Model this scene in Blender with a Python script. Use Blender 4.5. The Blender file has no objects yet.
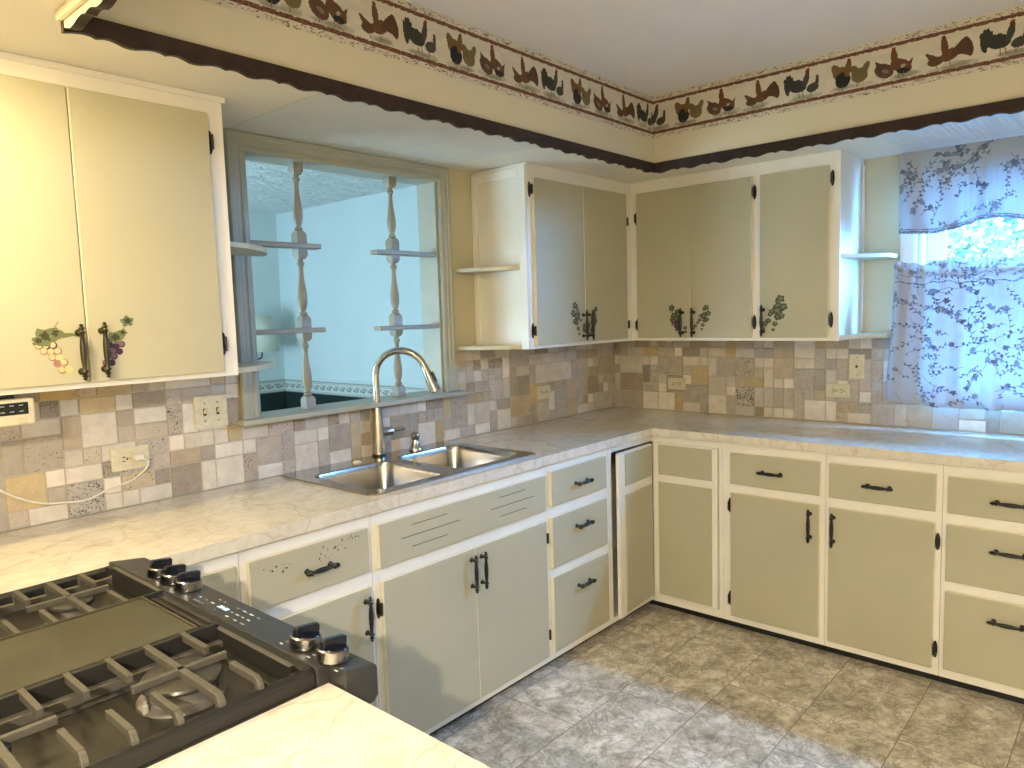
import bpy, bmesh, math, random
import numpy as np
from mathutils import Vector, Matrix
random.seed(7); rng = np.random.default_rng(5)
sc = bpy.context.scene
COL = sc.collection
SKY_S, P_A, P_B, P_C, P_D, P_S, EXPO = 185.0, 12.5, 16, 150, 108, 0.0, 0.3
PI = math.pi

# ------------------------------------------------------------------ materials
def new_mat(name):
    m = bpy.data.materials.new(name); m.use_nodes = True
    nt = m.node_tree; b = nt.nodes['Principled BSDF']
    return m, nt, b
def N(nt, t, **kw):
    n = nt.nodes.new(t)
    for k, v in kw.items(): setattr(n, k, v)
    return n
def lnk(nt, a, b): nt.links.new(a, b)
def coords(nt, scale=(1, 1, 1), rot=(0, 0, 0), kind='Object'):
    tc = N(nt, 'ShaderNodeTexCoord'); mp = N(nt, 'ShaderNodeMapping')
    mp.inputs['Scale'].default_value = scale; mp.inputs['Rotation'].default_value = rot
    if kind == 'World':
        g = N(nt, 'ShaderNodeNewGeometry'); lnk(nt, g.outputs['Position'], mp.inputs['Vector'])
    else:
        lnk(nt, tc.outputs[kind], mp.inputs['Vector'])
    return mp.outputs['Vector']
def ramp(nt, fac, stops):
    r = N(nt, 'ShaderNodeValToRGB'); e = r.color_ramp.elements
    while len(e) > 1: e.remove(e[-1])
    for i, (p, c) in enumerate(stops):
        el = e[0] if i == 0 else e.new(p)
        el.position = p; el.color = (*c, 1) if len(c) == 3 else c
    if fac is not None: lnk(nt, fac, r.inputs['Fac'])
    return r.outputs['Color']
def noise(nt, vec, scale, detail=4, rough=.55, dist=0):
    n = N(nt, 'ShaderNodeTexNoise'); n.inputs['Scale'].default_value = scale
    n.inputs['Detail'].default_value = detail; n.inputs['Roughness'].default_value = rough
    n.inputs['Distortion'].default_value = dist
    if vec is not None: lnk(nt, vec, n.inputs['Vector'])
    return n.outputs['Fac']
def mix(nt, fac, a, b, mode='MIX'):
    m = N(nt, 'ShaderNodeMix', data_type='RGBA', blend_type=mode)
    for s, v in ((0, fac), (6, a), (7, b)):
        if hasattr(v, 'links'): lnk(nt, v, m.inputs[s])
        elif isinstance(v, (tuple, list)): m.inputs[s].default_value = (*v, 1) if len(v) == 3 else v
        else: m.inputs[s].default_value = v
    return m.outputs[2]
def bump(nt, b, h, strength=.2, dist=.002):
    bp = N(nt, 'ShaderNodeBump'); bp.inputs['Strength'].default_value = strength
    bp.inputs['Distance'].default_value = dist
    lnk(nt, h, bp.inputs['Height']); lnk(nt, bp.outputs['Normal'], b.inputs['Normal'])
def sset(b, **kw):
    for k, v in kw.items():
        k = k.replace('_', ' ')
        b.inputs[k].default_value = v
def paint(name, col, rough=.45, var=.06, scale=6, bumps=.03, bscale=300, spec=.5):
    m, nt, b = new_mat(name)
    v = coords(nt, kind='World')
    f = noise(nt, v, scale, 3)
    c2 = tuple(c * (1 - var) for c in col); c1 = tuple(min(1, c * (1 + var)) for c in col)
    lnk(nt, ramp(nt, f, [(.3, c2), (.7, c1)]), b.inputs['Base Color'])
    sset(b, Roughness=rough); b.inputs['Specular IOR Level'].default_value = spec
    if bumps: bump(nt, b, noise(nt, v, bscale, 2), bumps, .001)
    return m
def plain(name, col, rough=.4, metal=0, spec=.5, coat=0):
    m, nt, b = new_mat(name)
    v = coords(nt, kind='World'); f = noise(nt, v, 60, 3)
    lnk(nt, ramp(nt, f, [(.25, tuple(c * .88 for c in col)), (.75, tuple(min(1, c * 1.08) for c in col))]), b.inputs['Base Color'])
    sset(b, Roughness=rough, Metallic=metal); b.inputs['Specular IOR Level'].default_value = spec
    if coat: b.inputs['Coat Weight'].default_value = coat; b.inputs['Coat Roughness'].default_value = .08
    return m
def emit(name, col, s):
    m, nt, b = new_mat(name)
    sset(b, Base_Color=(*col, 1)); b.inputs['Emission Color'].default_value = (*col, 1); b.inputs['Emission Strength'].default_value = s
    return m

def srgb(r, g, b):
    f = lambda c: ((c / 255 + .055) / 1.055) ** 2.4 if c > 10 else c / 255 / 12.92
    return (f(r), f(g), f(b))

M_WHITE = paint('white_trim_paint', (.80, .77, .69), .35, .03)
M_EDGE = paint('cream_edge_paint', (.80, .74, .55), .4, .03)
M_SAGE = paint('sage_green_paint', (.46, .43, .302), .38, .035, 3, .02)
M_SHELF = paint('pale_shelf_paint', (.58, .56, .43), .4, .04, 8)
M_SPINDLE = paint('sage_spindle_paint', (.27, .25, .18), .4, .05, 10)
M_SKIRT = plain('smoked_chrome', (.34, .33, .33), .2, 1)
M_IGN = plain('grey_ceramic', (.30, .28, .24), .5)
M_SAGETRIM = paint('pale_sage_trim_paint', (.38, .385, .31), .4, .05, 10)
M_CREAM = paint('cream_soffit_paint', (.66, .60, .445), .6, .03, 2, .05, 200)
M_CEIL = paint('white_ceiling_paint', (.82, .82, .86), .8, .03, 2, .1, 90)
M_UNDER = paint('off_white_soffit_underside', (.80, .76, .66), .6, .03, 2, .08, 150)
M_TAN = paint('tan_wall_paint', (.56, .50, .32), .6, .04, 3, .05, 200)
M_BLUEWALL = paint('pale_blue_wall_paint', (.62, .68, .68), .7, .03, 2, .05, 200)
M_DKGREEN = paint('dark_green_wainscot_paint', (.018, .03, .026), .35, .2, 4)
M_BROWN = paint('dark_brown_trim_paint', (.034, .021, .016), .5, .3, 30, spec=.25)
M_BLACK = plain('black_iron', (.012, .011, .010), .38)
M_KICK = plain('black_toe_kick', (.01, .009, .009), .5)
M_DARKGAP = plain('dark_cabinet_inside', (.05, .045, .035), .8)
M_BRONZE = plain('aged_bronze', (.05, .042, .02), .33, .6)
M_ENAMEL = plain('black_enamel', (.022, .0195, .0145), .32)
M_PANEL = plain('charcoal_control_panel', (.034, .033, .031), .34)
M_IRON = plain('cast_iron', (.082, .074, .057), .5)
M_RAIL_SHADE = plain('black_rail_and_shade', (.012, .011, .009), .6)  # black of the tray rims, also painted shade on the grates
M_GRID = plain('dusty_glass_griddle_lid', (.060, .055, .034), .16, .0, .5)
M_CAPM = plain('burner_cap_enamel', (.045, .042, .034), .3)
M_ALU = plain('burner_aluminium', (.22, .20, .165), .5, .6)
M_CHROME = plain('polished_chrome', (.75, .75, .74), .12, 1)
M_KNOB = plain('dark_knob_top', (.012, .014, .022), .18, .2)
M_PLATE = plain('almond_plastic', (.66, .60, .42), .35)
M_WPLATE = plain('white_plastic', (.75, .73, .66), .35)
M_SLOT = plain('dark_slot', (.03, .025, .02), .5)
M_RADIO = plain('cream_radio_plastic', (.74, .66, .46), .4)
M_DISPLAY = plain('black_display', (.012, .013, .012), .15)
M_MARK = plain('pale_print', (.6, .62, .62), .5)
M_GREYMARK = plain('grey_print', (.3, .31, .3), .5)
M_LIT = emit('lit_digits', (.5, .8, .95), 1.2)
M_SHADE = plain('cream_lampshade', (.62, .62, .5), .8)
M_CORD = plain('white_cord', (.78, .74, .62), .5)
M_GRAPEP = plain('grape_purple', (.06, .025, .05), .5)
M_GRAPEL = plain('grape_purple_light', (.20, .10, .14), .5)
M_GRAPEY = plain('grape_pale', (.62, .50, .26), .5)
M_GRAPER = plain('grape_rose', (.33, .17, .14), .5)
M_LEAF = plain('painted_leaf', (.15, .17, .07), .5)
M_LEAFD = plain('painted_leaf_dark', (.045, .045, .02), .5)
M_CHIP = plain('chipped_dark', (.03, .026, .02), .6)
M_GROOVE = plain('groove_dark', (.12, .11, .08), .6)

def mk_steel():
    m, nt, b = new_mat('brushed_stainless')
    v = coords(nt, (1, 1, 1), kind='World')
    f = noise(nt, v, 120, 3)
    lnk(nt, ramp(nt, f, [(.3, (.40, .39, .37)), (.7, (.50, .49, .465))]), b.inputs['Base Color'])
    sset(b, Metallic=1, Roughness=.17)
    return m
M_STEEL = mk_steel()
M_FAUCET = plain('brushed_nickel', (.52, .49, .44), .24, 1)

def mk_counter():
    m, nt, b = new_mat('marble_laminate')
    v = coords(nt, kind='World')
    n1 = noise(nt, v, 5, 6, .62, 1.5)
    n2 = noise(nt, v, 26, 5, .65, .8)
    base = ramp(nt, n1, [(.30, (.55, .50, .41)), (.44, (.69, .65, .565)), (.55, (.76, .73, .655)), (.7, (.64, .595, .505))])
    base = mix(nt, .35, base, ramp(nt, n2, [(.38, (.56, .51, .42)), (.55, (.77, .74, .67))]))
    # thin wandering veins
    wv = N(nt, 'ShaderNodeMapping'); wv.inputs['Scale'].default_value = (1.0, 1.6, 1); wv.inputs['Rotation'].default_value = (0, 0, .6)
    ad = N(nt, 'ShaderNodeVectorMath', operation='MULTIPLY_ADD')
    nz = N(nt, 'ShaderNodeTexNoise'); nz.inputs['Scale'].default_value = 4; nz.inputs['Detail'].default_value = 4
    lnk(nt, v, nz.inputs['Vector']); lnk(nt, nz.outputs['Color'], ad.inputs[0]); ad.inputs[1].default_value = (.25, .25, .25); lnk(nt, v, ad.inputs[2])
    lnk(nt, ad.outputs[0], wv.inputs['Vector'])
    vo = N(nt, 'ShaderNodeTexVoronoi', feature='DISTANCE_TO_EDGE'); vo.inputs['Scale'].default_value = 3.2
    lnk(nt, wv.outputs['Vector'], vo.inputs['Vector'])
    vein = ramp(nt, vo.outputs['Distance'], [(.0, (.5, .5, .5)), (.008, (.22, .22, .22)), (.018, (0, 0, 0))])
    base = mix(nt, vein, base, (.47, .38, .29))
    base = mix(nt, 1.0, base, (.93, .905, .85), 'MULTIPLY')
    lnk(nt, base, b.inputs['Base Color'])
    sset(b, Roughness=.16); b.inputs['Specular IOR Level'].default_value = .6
    return m
M_COUNTER = mk_counter()

def mk_floor():
    m, nt, b = new_mat('stone_look_vinyl_tile')
    v = coords(nt, kind='World')
    mp = N(nt, 'ShaderNodeMapping'); mp.inputs['Location'].default_value = (1.36 + .61 * 20, .9 + .305 * 40, 0)
    lnk(nt, v, mp.inputs['Vector'])
    br = N(nt, 'ShaderNodeTexBrick'); br.offset = .5; br.offset_frequency = 2
    br.inputs['Scale'].default_value = 1; br.inputs['Brick Width'].default_value = .61; br.inputs['Row Height'].default_value = .305
    br.inputs['Mortar Size'].default_value = .0016; br.inputs['Mortar Smooth'].default_value = .2
    br.inputs['Color1'].default_value = (0, 0, 0, 1); br.inputs['Color2'].default_value = (1, 1, 1, 1); br.inputs['Mortar'].default_value = (.5, .5, .5, 1)
    br.inputs['Bias'].default_value = 0
    lnk(nt, mp.outputs['Vector'], br.inputs['Vector'])
    # shift the stone pattern tile by tile
    sh = N(nt, 'ShaderNodeVectorMath', operation='MULTIPLY_ADD'); lnk(nt, br.outputs['Color'], sh.inputs[0]); sh.inputs[1].default_value = (3, 5, 2); lnk(nt, v, sh.inputs[2])
    vv = sh.outputs[0]
    n1 = noise(nt, vv, 4.5, 10, .74, .35); n2 = noise(nt, vv, 16, 10, .80, .15); n3 = noise(nt, vv, 6, 10, .74, .7)
    c = ramp(nt, n1, [(.40, (.22, .175, .115)), (.47, (.40, .34, .245)), (.53, (.50, .435, .33)), (.59, (.68, .61, .49))])
    c = mix(nt, .55, c, ramp(nt, n2, [(.41, (.26, .21, .15)), (.485, (.45, .395, .305)), (.515, (.51, .455, .355)), (.585, (.72, .66, .56))]))
    dark = ramp(nt, n3, [(.475, (0, 0, 0)), (.497, (.55, .55, .55)), (.505, (.55, .55, .55)), (.53, (0, 0, 0))])
    c = mix(nt, dark, c, (.13, .095, .06))
    lig = ramp(nt, noise(nt, vv, 7, 7, .7, 1.8), [(.60, (0, 0, 0)), (.70, (.7, .7, .7))])
    c = mix(nt, lig, c, (.72, .665, .57))
    c = mix(nt, 1.0, c, (1.22, 1.25, 1.29), 'MULTIPLY')
    c = mix(nt, br.outputs['Fac'], c, (.17, .14, .10))
    lnk(nt, c, b.inputs['Base Color']); sset(b, Roughness=.42)
    inv = N(nt, 'ShaderNodeMath', operation='SUBTRACT'); inv.inputs[0].default_value = 1; lnk(nt, br.outputs['Fac'], inv.inputs[1])
    bump(nt, b, inv.outputs[0], .3, .001)
    return m
M_FLOOR = mk_floor()

def mk_tile():
    m, nt, b = new_mat('tumbled_travertine_tile')
    at = N(nt, 'ShaderNodeAttribute', attribute_name='Col')
    v = coords(nt, kind='World')
    n1 = noise(nt, v, 22, 6, .6, .6); n2 = noise(nt, v, 110, 4, .6)
    c = mix(nt, .55, at.outputs['Color'], ramp(nt, n1, [(.3, (.72, .70, .66)), (.7, (1.1, 1.1, 1.1))]), 'MULTIPLY')
    vo = N(nt, 'ShaderNodeTexVoronoi', feature='F1'); vo.inputs['Scale'].default_value = 150; vo.inputs['Randomness'].default_value = 1
    dv = N(nt, 'ShaderNodeVectorMath', operation='MULTIPLY_ADD')
    nz = N(nt, 'ShaderNodeTexNoise'); nz.inputs['Scale'].default_value = 60; lnk(nt, v, nz.inputs['Vector'])
    lnk(nt, nz.outputs['Color'], dv.inputs[0]); dv.inputs[1].default_value = (.02, .02, .02); lnk(nt, v, dv.inputs[2])
    lnk(nt, dv.outputs[0], vo.inputs['Vector'])
    # pits only where patchy noise allows, scaled by the tile's own pit amount (alpha)
    patch = noise(nt, v, 34, 3)
    th = N(nt, 'ShaderNodeMath', operation='MULTIPLY'); lnk(nt, at.outputs['Alpha'], th.inputs[0]); lnk(nt, patch, th.inputs[1])
    sub = N(nt, 'ShaderNodeMath', operation='SUBTRACT'); lnk(nt, th.outputs[0], sub.inputs[0]); lnk(nt, vo.outputs['Distance'], sub.inputs[1])
    pit = ramp(nt, sub.outputs[0], [(.0, (0, 0, 0)), (.08, (1, 1, 1))])
    c = mix(nt, pit, c, (.10, .075, .05))
    lnk(nt, c, b.inputs['Base Color']); sset(b, Roughness=.62)
    bump(nt, b, n2, .12, .001)
    return m
M_TILE = mk_tile()
M_GROUT = paint('tan_grout', (.50, .44, .34), .8, .06, 40)

def mk_attr(name, rough=.7, transl=0):
    m, nt, b = new_mat(name)
    at = N(nt, 'ShaderNodeAttribute', attribute_name='Col')
    lnk(nt, at.outputs['Color'], b.inputs['Base Color']); sset(b, Roughness=rough)
    b.inputs['Specular IOR Level'].default_value = .2
    if transl:
        v = coords(nt, kind='World'); bump(nt, b, noise(nt, v, 40, 3), .25, .004)
        t = N(nt, 'ShaderNodeBsdfTranslucent'); lnk(nt, at.outputs['Color'], t.inputs['Color'])
        mx = N(nt, 'ShaderNodeMixShader'); mx.inputs[0].default_value = transl
        lnk(nt, b.outputs[0], mx.inputs[1]); lnk(nt, t.outputs[0], mx.inputs[2])
        lnk(nt, mx.outputs[0], nt.nodes['Material Output'].inputs['Surface'])
    return m
M_PAPER = mk_attr('rooster_wallpaper')
M_CURTAIN = mk_attr('floral_curtain_cloth', .9, .29)

def mk_glass():
    m, nt, b = new_mat('window_glass')
    t = N(nt, 'ShaderNodeBsdfTransparent'); g = N(nt, 'ShaderNodeBsdfGlossy'); g.inputs['Roughness'].default_value = .02
    mx = N(nt, 'ShaderNodeMixShader'); mx.inputs[0].default_value = .04
    lnk(nt, t.outputs[0], mx.inputs[1]); lnk(nt, g.outputs[0], mx.inputs[2])
    lnk(nt, mx.outputs[0], nt.nodes['Material Output'].inputs['Surface'])
    return m
M_GLASS = mk_glass()

def mk_diffuser(name, ribs):
    m, nt, b = new_mat(name)
    v = coords(nt, kind='World')
    lnk(nt, ramp(nt, noise(nt, v, 8, 2), [(.3, (.70, .69, .65)), (.7, (.76, .75, .72))]), b.inputs['Base Color']); sset(b, Roughness=.5)
    if ribs:
        w = N(nt, 'ShaderNodeTexWave', wave_type='BANDS', bands_direction='Y'); w.inputs['Scale'].default_value = 15
        lnk(nt, v, w.inputs['Vector']); bump(nt, b, w.outputs['Fac'], .8, .006)
    else:
        vo = N(nt, 'ShaderNodeTexVoronoi'); vo.inputs['Scale'].default_value = 70; vo.inputs['Randomness'].default_value = .25
        lnk(nt, v, vo.inputs['Vector']); bump(nt, b, vo.outputs['Distance'], .7, .006)
    return m
M_DIFF = mk_diffuser('pebbled_light_diffuser', False)
M_RIB = mk_diffuser('ribbed_light_diffuser', True)
def mk_swirl():
    m, nt, b = new_mat('swirled_plaster_ceiling')
    v = coords(nt, (1, 2.2, 1), kind='World')
    n = noise(nt, v, 6, 4, .6, 1.6)
    lnk(nt, ramp(nt, n, [(.3, (.72, .74, .74)), (.7, (.82, .83, .83))]), b.inputs['Base Color']); sset(b, Roughness=.75)
    bump(nt, b, n, 1.0, .06)
    return m
M_SWIRL = mk_swirl()
def mk_foliage():
    m, nt, b = new_mat('sunlit_leaves')
    v = coords(nt, kind='World')
    c = ramp(nt, noise(nt, v, 9, 4), [(.3, (.015, .02, .008)), (.5, (.05, .05, .018)), (.7, (.10, .085, .03))])
    lnk(nt, c, b.inputs['Base Color']); sset(b, Roughness=.6)
    t = N(nt, 'ShaderNodeBsdfTranslucent'); lnk(nt, c, t.inputs['Color']); mx = N(nt, 'ShaderNodeMixShader'); mx.inputs[0].default_value = .45
    lnk(nt, b.outputs[0], mx.inputs[1]); lnk(nt, t.outputs[0], mx.inputs[2]); lnk(nt, mx.outputs[0], nt.nodes['Material Output'].inputs['Surface'])
    return m
M_FOLIAGE = mk_foliage()
M_GRASS = paint('lawn_green', (.01, .015, .006), .9, .3, 5)

# ------------------------------------------------------------------ mesh builder
def V(*a): return np.array(a, float)
def unit(a): a = np.array(a, float); return a / np.linalg.norm(a)
def frame(a):
    a = unit(a); h = V(0, 0, 1) if abs(a[2]) < .9 else V(1, 0, 0)
    u = unit(np.cross(h, a)); return u, np.cross(a, u), a
class MB:
    def __init__(s): s.v = []; s.f = []; s.m = []; s.col = None
    def add(s, vs, fs, mat=0):
        o = len(s.v); s.v += [tuple(map(float, p)) for p in vs]
        s.f += [tuple(i + o for i in f) for f in fs]
        s.m += (mat if isinstance(mat, list) else [mat] * len(fs)); return s
    def box(s, x0, x1, y0, y1, z0, z1, mat=0):
        x0, x1 = sorted((x0, x1)); y0, y1 = sorted((y0, y1)); z0, z1 = sorted((z0, z1))
        vs = [(x, y, z) for z in (z0, z1) for y in (y0, y1) for x in (x0, x1)]
        fs = [(0, 2, 3, 1), (4, 5, 7, 6), (0, 1, 5, 4), (2, 6, 7, 3), (0, 4, 6, 2), (1, 3, 7, 5)]  # bot top y0 y1 x0 x1
        return s.add(vs, fs, mat)
    def obox(s, o, a, b, c, la, lb, lc, mat=0):
        """box centred at o, half sizes la lb lc along axes a b c"""
        a, b, c, o = unit(a), unit(b), unit(c), np.array(o, float)
        vs = [o + i * la * a + j * lb * b + k * lc * c for k in (-1, 1) for j in (-1, 1) for i in (-1, 1)]
        fs = [(0, 2, 3, 1), (4, 5, 7, 6), (0, 1, 5, 4), (2, 6, 7, 3), (0, 4, 6, 2), (1, 3, 7, 5)]
        if np.dot(np.cross(a, b), c) < 0: fs = [f[::-1] for f in fs]
        return s.add(vs, fs, mat)
    def prism(s, poly, o, u, w, h, mat=0, side=None):
        """polygon (2D) in plane (u,w) from o, extruded along u x w by h"""
        u, w, o = unit(u), unit(w), np.array(o, float); n = np.cross(u, w)
        ar = sum(poly[i][0] * poly[(i + 1) % len(poly)][1] - poly[(i + 1) % len(poly)][0] * poly[i][1] for i in range(len(poly)))
        if ar < 0: poly = poly[::-1]
        k = len(poly)
        vs = [o + p[0] * u + p[1] * w for p in poly] + [o + p[0] * u + p[1] * w + h * n for p in poly]
        fs = [tuple(range(k))[::-1], tuple(range(k, 2 * k))] + [(i, (i + 1) % k, k + (i + 1) % k, k + i) for i in range(k)]
        ms = [mat, mat] + [mat if side is None else side] * k
        if h < 0: fs = [f[::-1] for f in fs]
        return s.add(vs, fs, ms)
    def flat(s, poly, o, u, w, mat=0):
        o = np.array(o, float); u = unit(u); w = unit(w)
        return s.add([o + p[0] * u + p[1] * w for p in poly], [tuple(range(len(poly)))], mat)
    def lathe(s, prof, o, a, seg=20, mat=0, caps=True, phase=0):
        u, w, a = frame(a); o = np.array(o, float); vs = []; fs = []
        k = len(prof)
        for t, r in prof:
            for j in range(seg):
                th = 2 * PI * j / seg + phase
                vs.append(o + t * a + max(r, 1e-5) * (math.cos(th) * u + math.sin(th) * w))
        for i in range(k - 1):
            for j in range(seg):
                j2 = (j + 1) % seg
                fs.append((i * seg + j, i * seg + j2, (i + 1) * seg + j2, (i + 1) * seg + j))
        if caps:
            fs.append(tuple(range(seg))[::-1]); fs.append(tuple((k - 1) * seg + j for j in range(seg)))
        return s.add(vs, fs, mat)
    def tube(s, path, r, seg=12, mat=0, caps=True):
        path = [np.array(p, float) for p in path]; k = len(path)
        rs = r if isinstance(r, (list, tuple)) else [r] * k
        T = [unit(path[min(i + 1, k - 1)] - path[max(i - 1, 0)]) for i in range(k)]
        u = frame(T[0])[0]; vs = []; fs = []
        for i in range(k):
            u = unit(u - np.dot(u, T[i]) * T[i]); w = np.cross(T[i], u)
            for j in range(seg):
                th = 2 * PI * j / seg; vs.append(path[i] + rs[i] * (math.cos(th) * u + math.sin(th) * w))
        for i in range(k - 1):
            for j in range(seg):
                j2 = (j + 1) % seg; fs.append((i * seg + j, i * seg + j2, (i + 1) * seg + j2, (i + 1) * seg + j))
        if caps:
            fs.append(tuple(range(seg))[::-1]); fs.append(tuple((k - 1) * seg + j for j in range(seg)))
        return s.add(vs, fs, mat)
    def loft(s, rings, mat=0, caps=True):
        k = len(rings); n = len(rings[0]); vs = [p for r in rings for p in r]; fs = []
        for i in range(k - 1):
            for j in range(n):
                j2 = (j + 1) % n; fs.append((i * n + j, i * n + j2, (i + 1) * n + j2, (i + 1) * n + j))
        if caps: fs.append(tuple(range(n))[::-1]); fs.append(tuple((k - 1) * n + j for j in range(n)))
        return s.add(vs, fs, mat)
    def build(s, name, mats, parent=None, bevel=0, smooth=0, bseg=2, recalc=False):
        me = bpy.data.meshes.new(name)
        if not isinstance(mats, (list, tuple)): mats = [mats]
        off = ORG.get(parent.name, V(0, 0, 0)) if parent else V(0, 0, 0)
        vv = np.array(s.v) - off if parent else np.array(s.v)
        root = V(0, 0, 0)
        if not parent:      # top-level mesh: origin at the middle of its base
            root = V((vv[:, 0].min() + vv[:, 0].max()) / 2, (vv[:, 1].min() + vv[:, 1].max()) / 2, vv[:, 2].min()); vv = vv - root
        me.from_pydata(vv.tolist(), [], s.f)
        for m in mats: me.materials.append(m)
        me.polygons.foreach_set('material_index', s.m)
        if recalc:
            bm = bmesh.new(); bm.from_mesh(me); bmesh.ops.recalc_face_normals(bm, faces=bm.faces); bm.to_mesh(me); bm.free()
        if smooth:
            me.polygons.foreach_set('use_smooth', [True] * len(me.polygons)); me.set_sharp_from_angle(angle=math.radians(smooth))
        me.update()
        ob = bpy.data.objects.new(name, me); COL.objects.link(ob)
        if parent: ob.parent = parent; ORG[ob.name] = off
        else: ob.location = root; ORG[ob.name] = root
        if bevel:
            b = ob.modifiers.new('bevel', 'BEVEL'); b.width = bevel; b.segments = bseg; b.limit_method = 'ANGLE'; b.angle_limit = math.radians(40)
        return ob
ORG = {}
def thing(name, label, cat, loc, group=None, kind=None):
    o = bpy.data.objects.new(name, None); COL.objects.link(o); o.location = loc; o.empty_display_size = .05
    ORG[o.name] = np.array(loc, float); tag(o, label, cat, group, kind); return o
def tag(o, label=None, cat=None, group=None, kind=None):
    if label: o['label'] = label
    if cat: o['category'] = cat
    if group: o['group'] = group
    if kind: o['kind'] = kind
    return o
def struct(o): o['kind'] = 'structure'; return o
def bx(*a, mat=0): return MB().box(*a, mat=mat)

# ------------------------------------------------------------------ dimensions (metres); sink wall is y=0, window wall is x=0
D, F, DT = .61, .588, .018          # counter depth, face-frame depth, door thickness
ZC, ZCB = .914, .876                # counter top, counter underside
ZB = .046                           # bottom of the face frames
U, ZU, ZS = .3272, 1.3232, 2.1406   # wall cabinet depth and bottom, soffit
ZT = 2.4417                         # tray ceiling
SO = .6645                          # soffit depth
WT = .115                           # wall thickness at the pass-through

class Wall:
    """(s, d, z): s along the wall to the right, d out from the wall, z up"""
    def __init__(s, k): s.k = k; s.u = V(1, 0, 0) if k == 'L' else V(0, -1, 0); s.n = V(0, -1, 0) if k == 'L' else V(-1, 0, 0)
    def p(s, a, d, z): return V(a, -d, z) if s.k == 'L' else V(-d, -a, z)
    def box(s, mb, s0, s1, d0, d1, z0, z1, mat=0, front=None):
        A, B = s.p(s0, d0, z0), s.p(s1, d1, z1)
        m = [mat] * 6
        if front is not None: m[2 if s.k == 'L' else 4] = front
        return mb.box(A[0], B[0], A[1], B[1], z0, z1, m)
L, R = Wall('L'), Wall('R')
UP = V(0, 0, 1)

# ------------------------------------------------------------------ room shell
XW, YW = -5.6, -4.2
struct(bx(XW, .15, YW, 0, -.06, 0).build('floor', M_FLOOR))
m = MB()
OX0, OX1, OZ0, OZ1 = -2.317, -1.396, 1.12, 2.085     # pass-through hole
m.box(XW, OX0, 0, WT, 0, 2.5).box(OX1, 0, 0, WT, 0, 2.5).box(OX0, OX1, 0, WT, 0, OZ0).box(OX0, OX1, 0, WT, OZ1, 2.5)
struct(m.build('wall_left', [M_TAN]))
WY0, WY1, WZ0, WZ1 = -1.615, -2.62, 1.075, 2.09      # window hole
m = MB()
m.box(0, .15, WY0, 0, 0, 2.5).box(0, .15, YW, WY1, 0, 2.5).box(0, .15, WY1, WY0, 0, WZ0).box(0, .15, WY1, WY0, WZ1, 2.5)
struct(m.build('wall_right', [M_TAN]))
struct(bx(XW - .1, XW, YW, 3.7, 0, 2.5).build('wall_rear', M_CREAM))
struct(bx(XW, .15, YW - .1, YW, 0, 2.5).build('wall_near', M_CREAM))
m = MB()                                             # tray ceiling with dropped soffits round it
m.box(-3.2, -.5, -3.3, -.5, ZT, 2.62, 1)
UM = [2, 0, 0, 0, 0, 0]
m.box(XW, 0, -SO, 0, ZS, 2.5, UM); m.box(-SO, 0, YW, -SO, ZS, 2.5, UM); m.box(XW, -3.052, YW, -SO, ZS, 2.5, UM); m.box(-3.052, -SO, YW, -3.1, ZS, 2.5, UM)
struct(m.build('ceiling', [M_CREAM, M_CEIL, M_UNDER]))
# adjoining room seen through the pass-through
struct(bx(XW, .15, WT, 3.7, -.06, 0).build('floor', M_FLOOR))
struct(bx(XW, .15, WT, 3.7, 2.44, 2.5).build('ceiling', M_SWIRL))
m = MB(); m.box(0, .15, WT, 3.7, .84, 2.44); m.box(0, .15, WT, 3.7, 0, .84, 1)
struct(m.build('wall_side', [M_BLUEWALL, M_DKGREEN]))
m = MB(); m.box(XW, 0, 3.6, 3.7, .84, 2.44); m.box(XW, 0, 3.6, 3.7, 0, .84, 1)
struct(m.build('wall_far', [M_BLUEWALL, M_DKGREEN]))

# ------------------------------------------------------------------ small hardware
def spindle_profile(Ln, k=1.0):
    h = Ln / 2
    p = [(1, .0008), (.975, .0036), (.94, .0046), (.90, .0024), (.865, .0058), (.83, .0066), (.80, .0036), (.74, .0048), (.69, .0078), (.655, .0062), (.60, .0040),
         (.42, .0050), (.22, .0062), (0, .0066)]
    return [(-a * h, r * k) for a, r in p] + [(a * h, r * k) for a, r in p[::-1][1:]]
def handle(par, W, s, z, d, Ln, vertical, mat=None):
    a = UP if vertical else W.u
    c = W.p(s, d + .024, z); mb = MB()
    mb.lathe(spindle_profile(Ln, 1.2), c, a, 12)
    for q in (-1, 1):
        b = W.p(s, d, z) + q * a * Ln * .345
        mb.lathe([(0, .009), (.002, .009), (.005, .0055), (.018, .0048), (.025, .006)], b, W.n, 10)
    return mb.build('handle', mat or M_BLACK, par, smooth=50)
def hinge(par, W, s, z, d, h=.034):
    n = 16; poly = [(.0085 * math.sin(2 * PI * i / n) * (1 if abs(math.cos(2 * PI * i / n)) < .97 else .5), h * math.cos(2 * PI * i / n)) for i in range(n)]
    mb = MB().prism(poly, W.p(s, d, z), W.u, UP, .003)
    mb.lathe([(-.022, .002), (-.02, .0046), (.02, .0046), (.022, .002)], W.p(s, d + .0165, z), UP, 8); W.box(mb, s - .002, s + .002, d + .002, d + .016, z - .018, z + .018)
    return mb.build('hinge', M_BLACK, par, smooth=40)
def slab(par, W, s0, s1, z0, z1, d=F, th=DT, name='door', extra=None):
    mb = MB(); W.box(mb, s0, s1, d, d + th, z0, z1, 1, 0)
    mats = [M_SAGE, M_EDGE]
    if extra: extra(mb, d + th); mats = [M_SAGE, M_EDGE, M_CHIP, M_GROOVE]
    return mb.build(name, mats, par, bevel=.0025)
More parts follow.
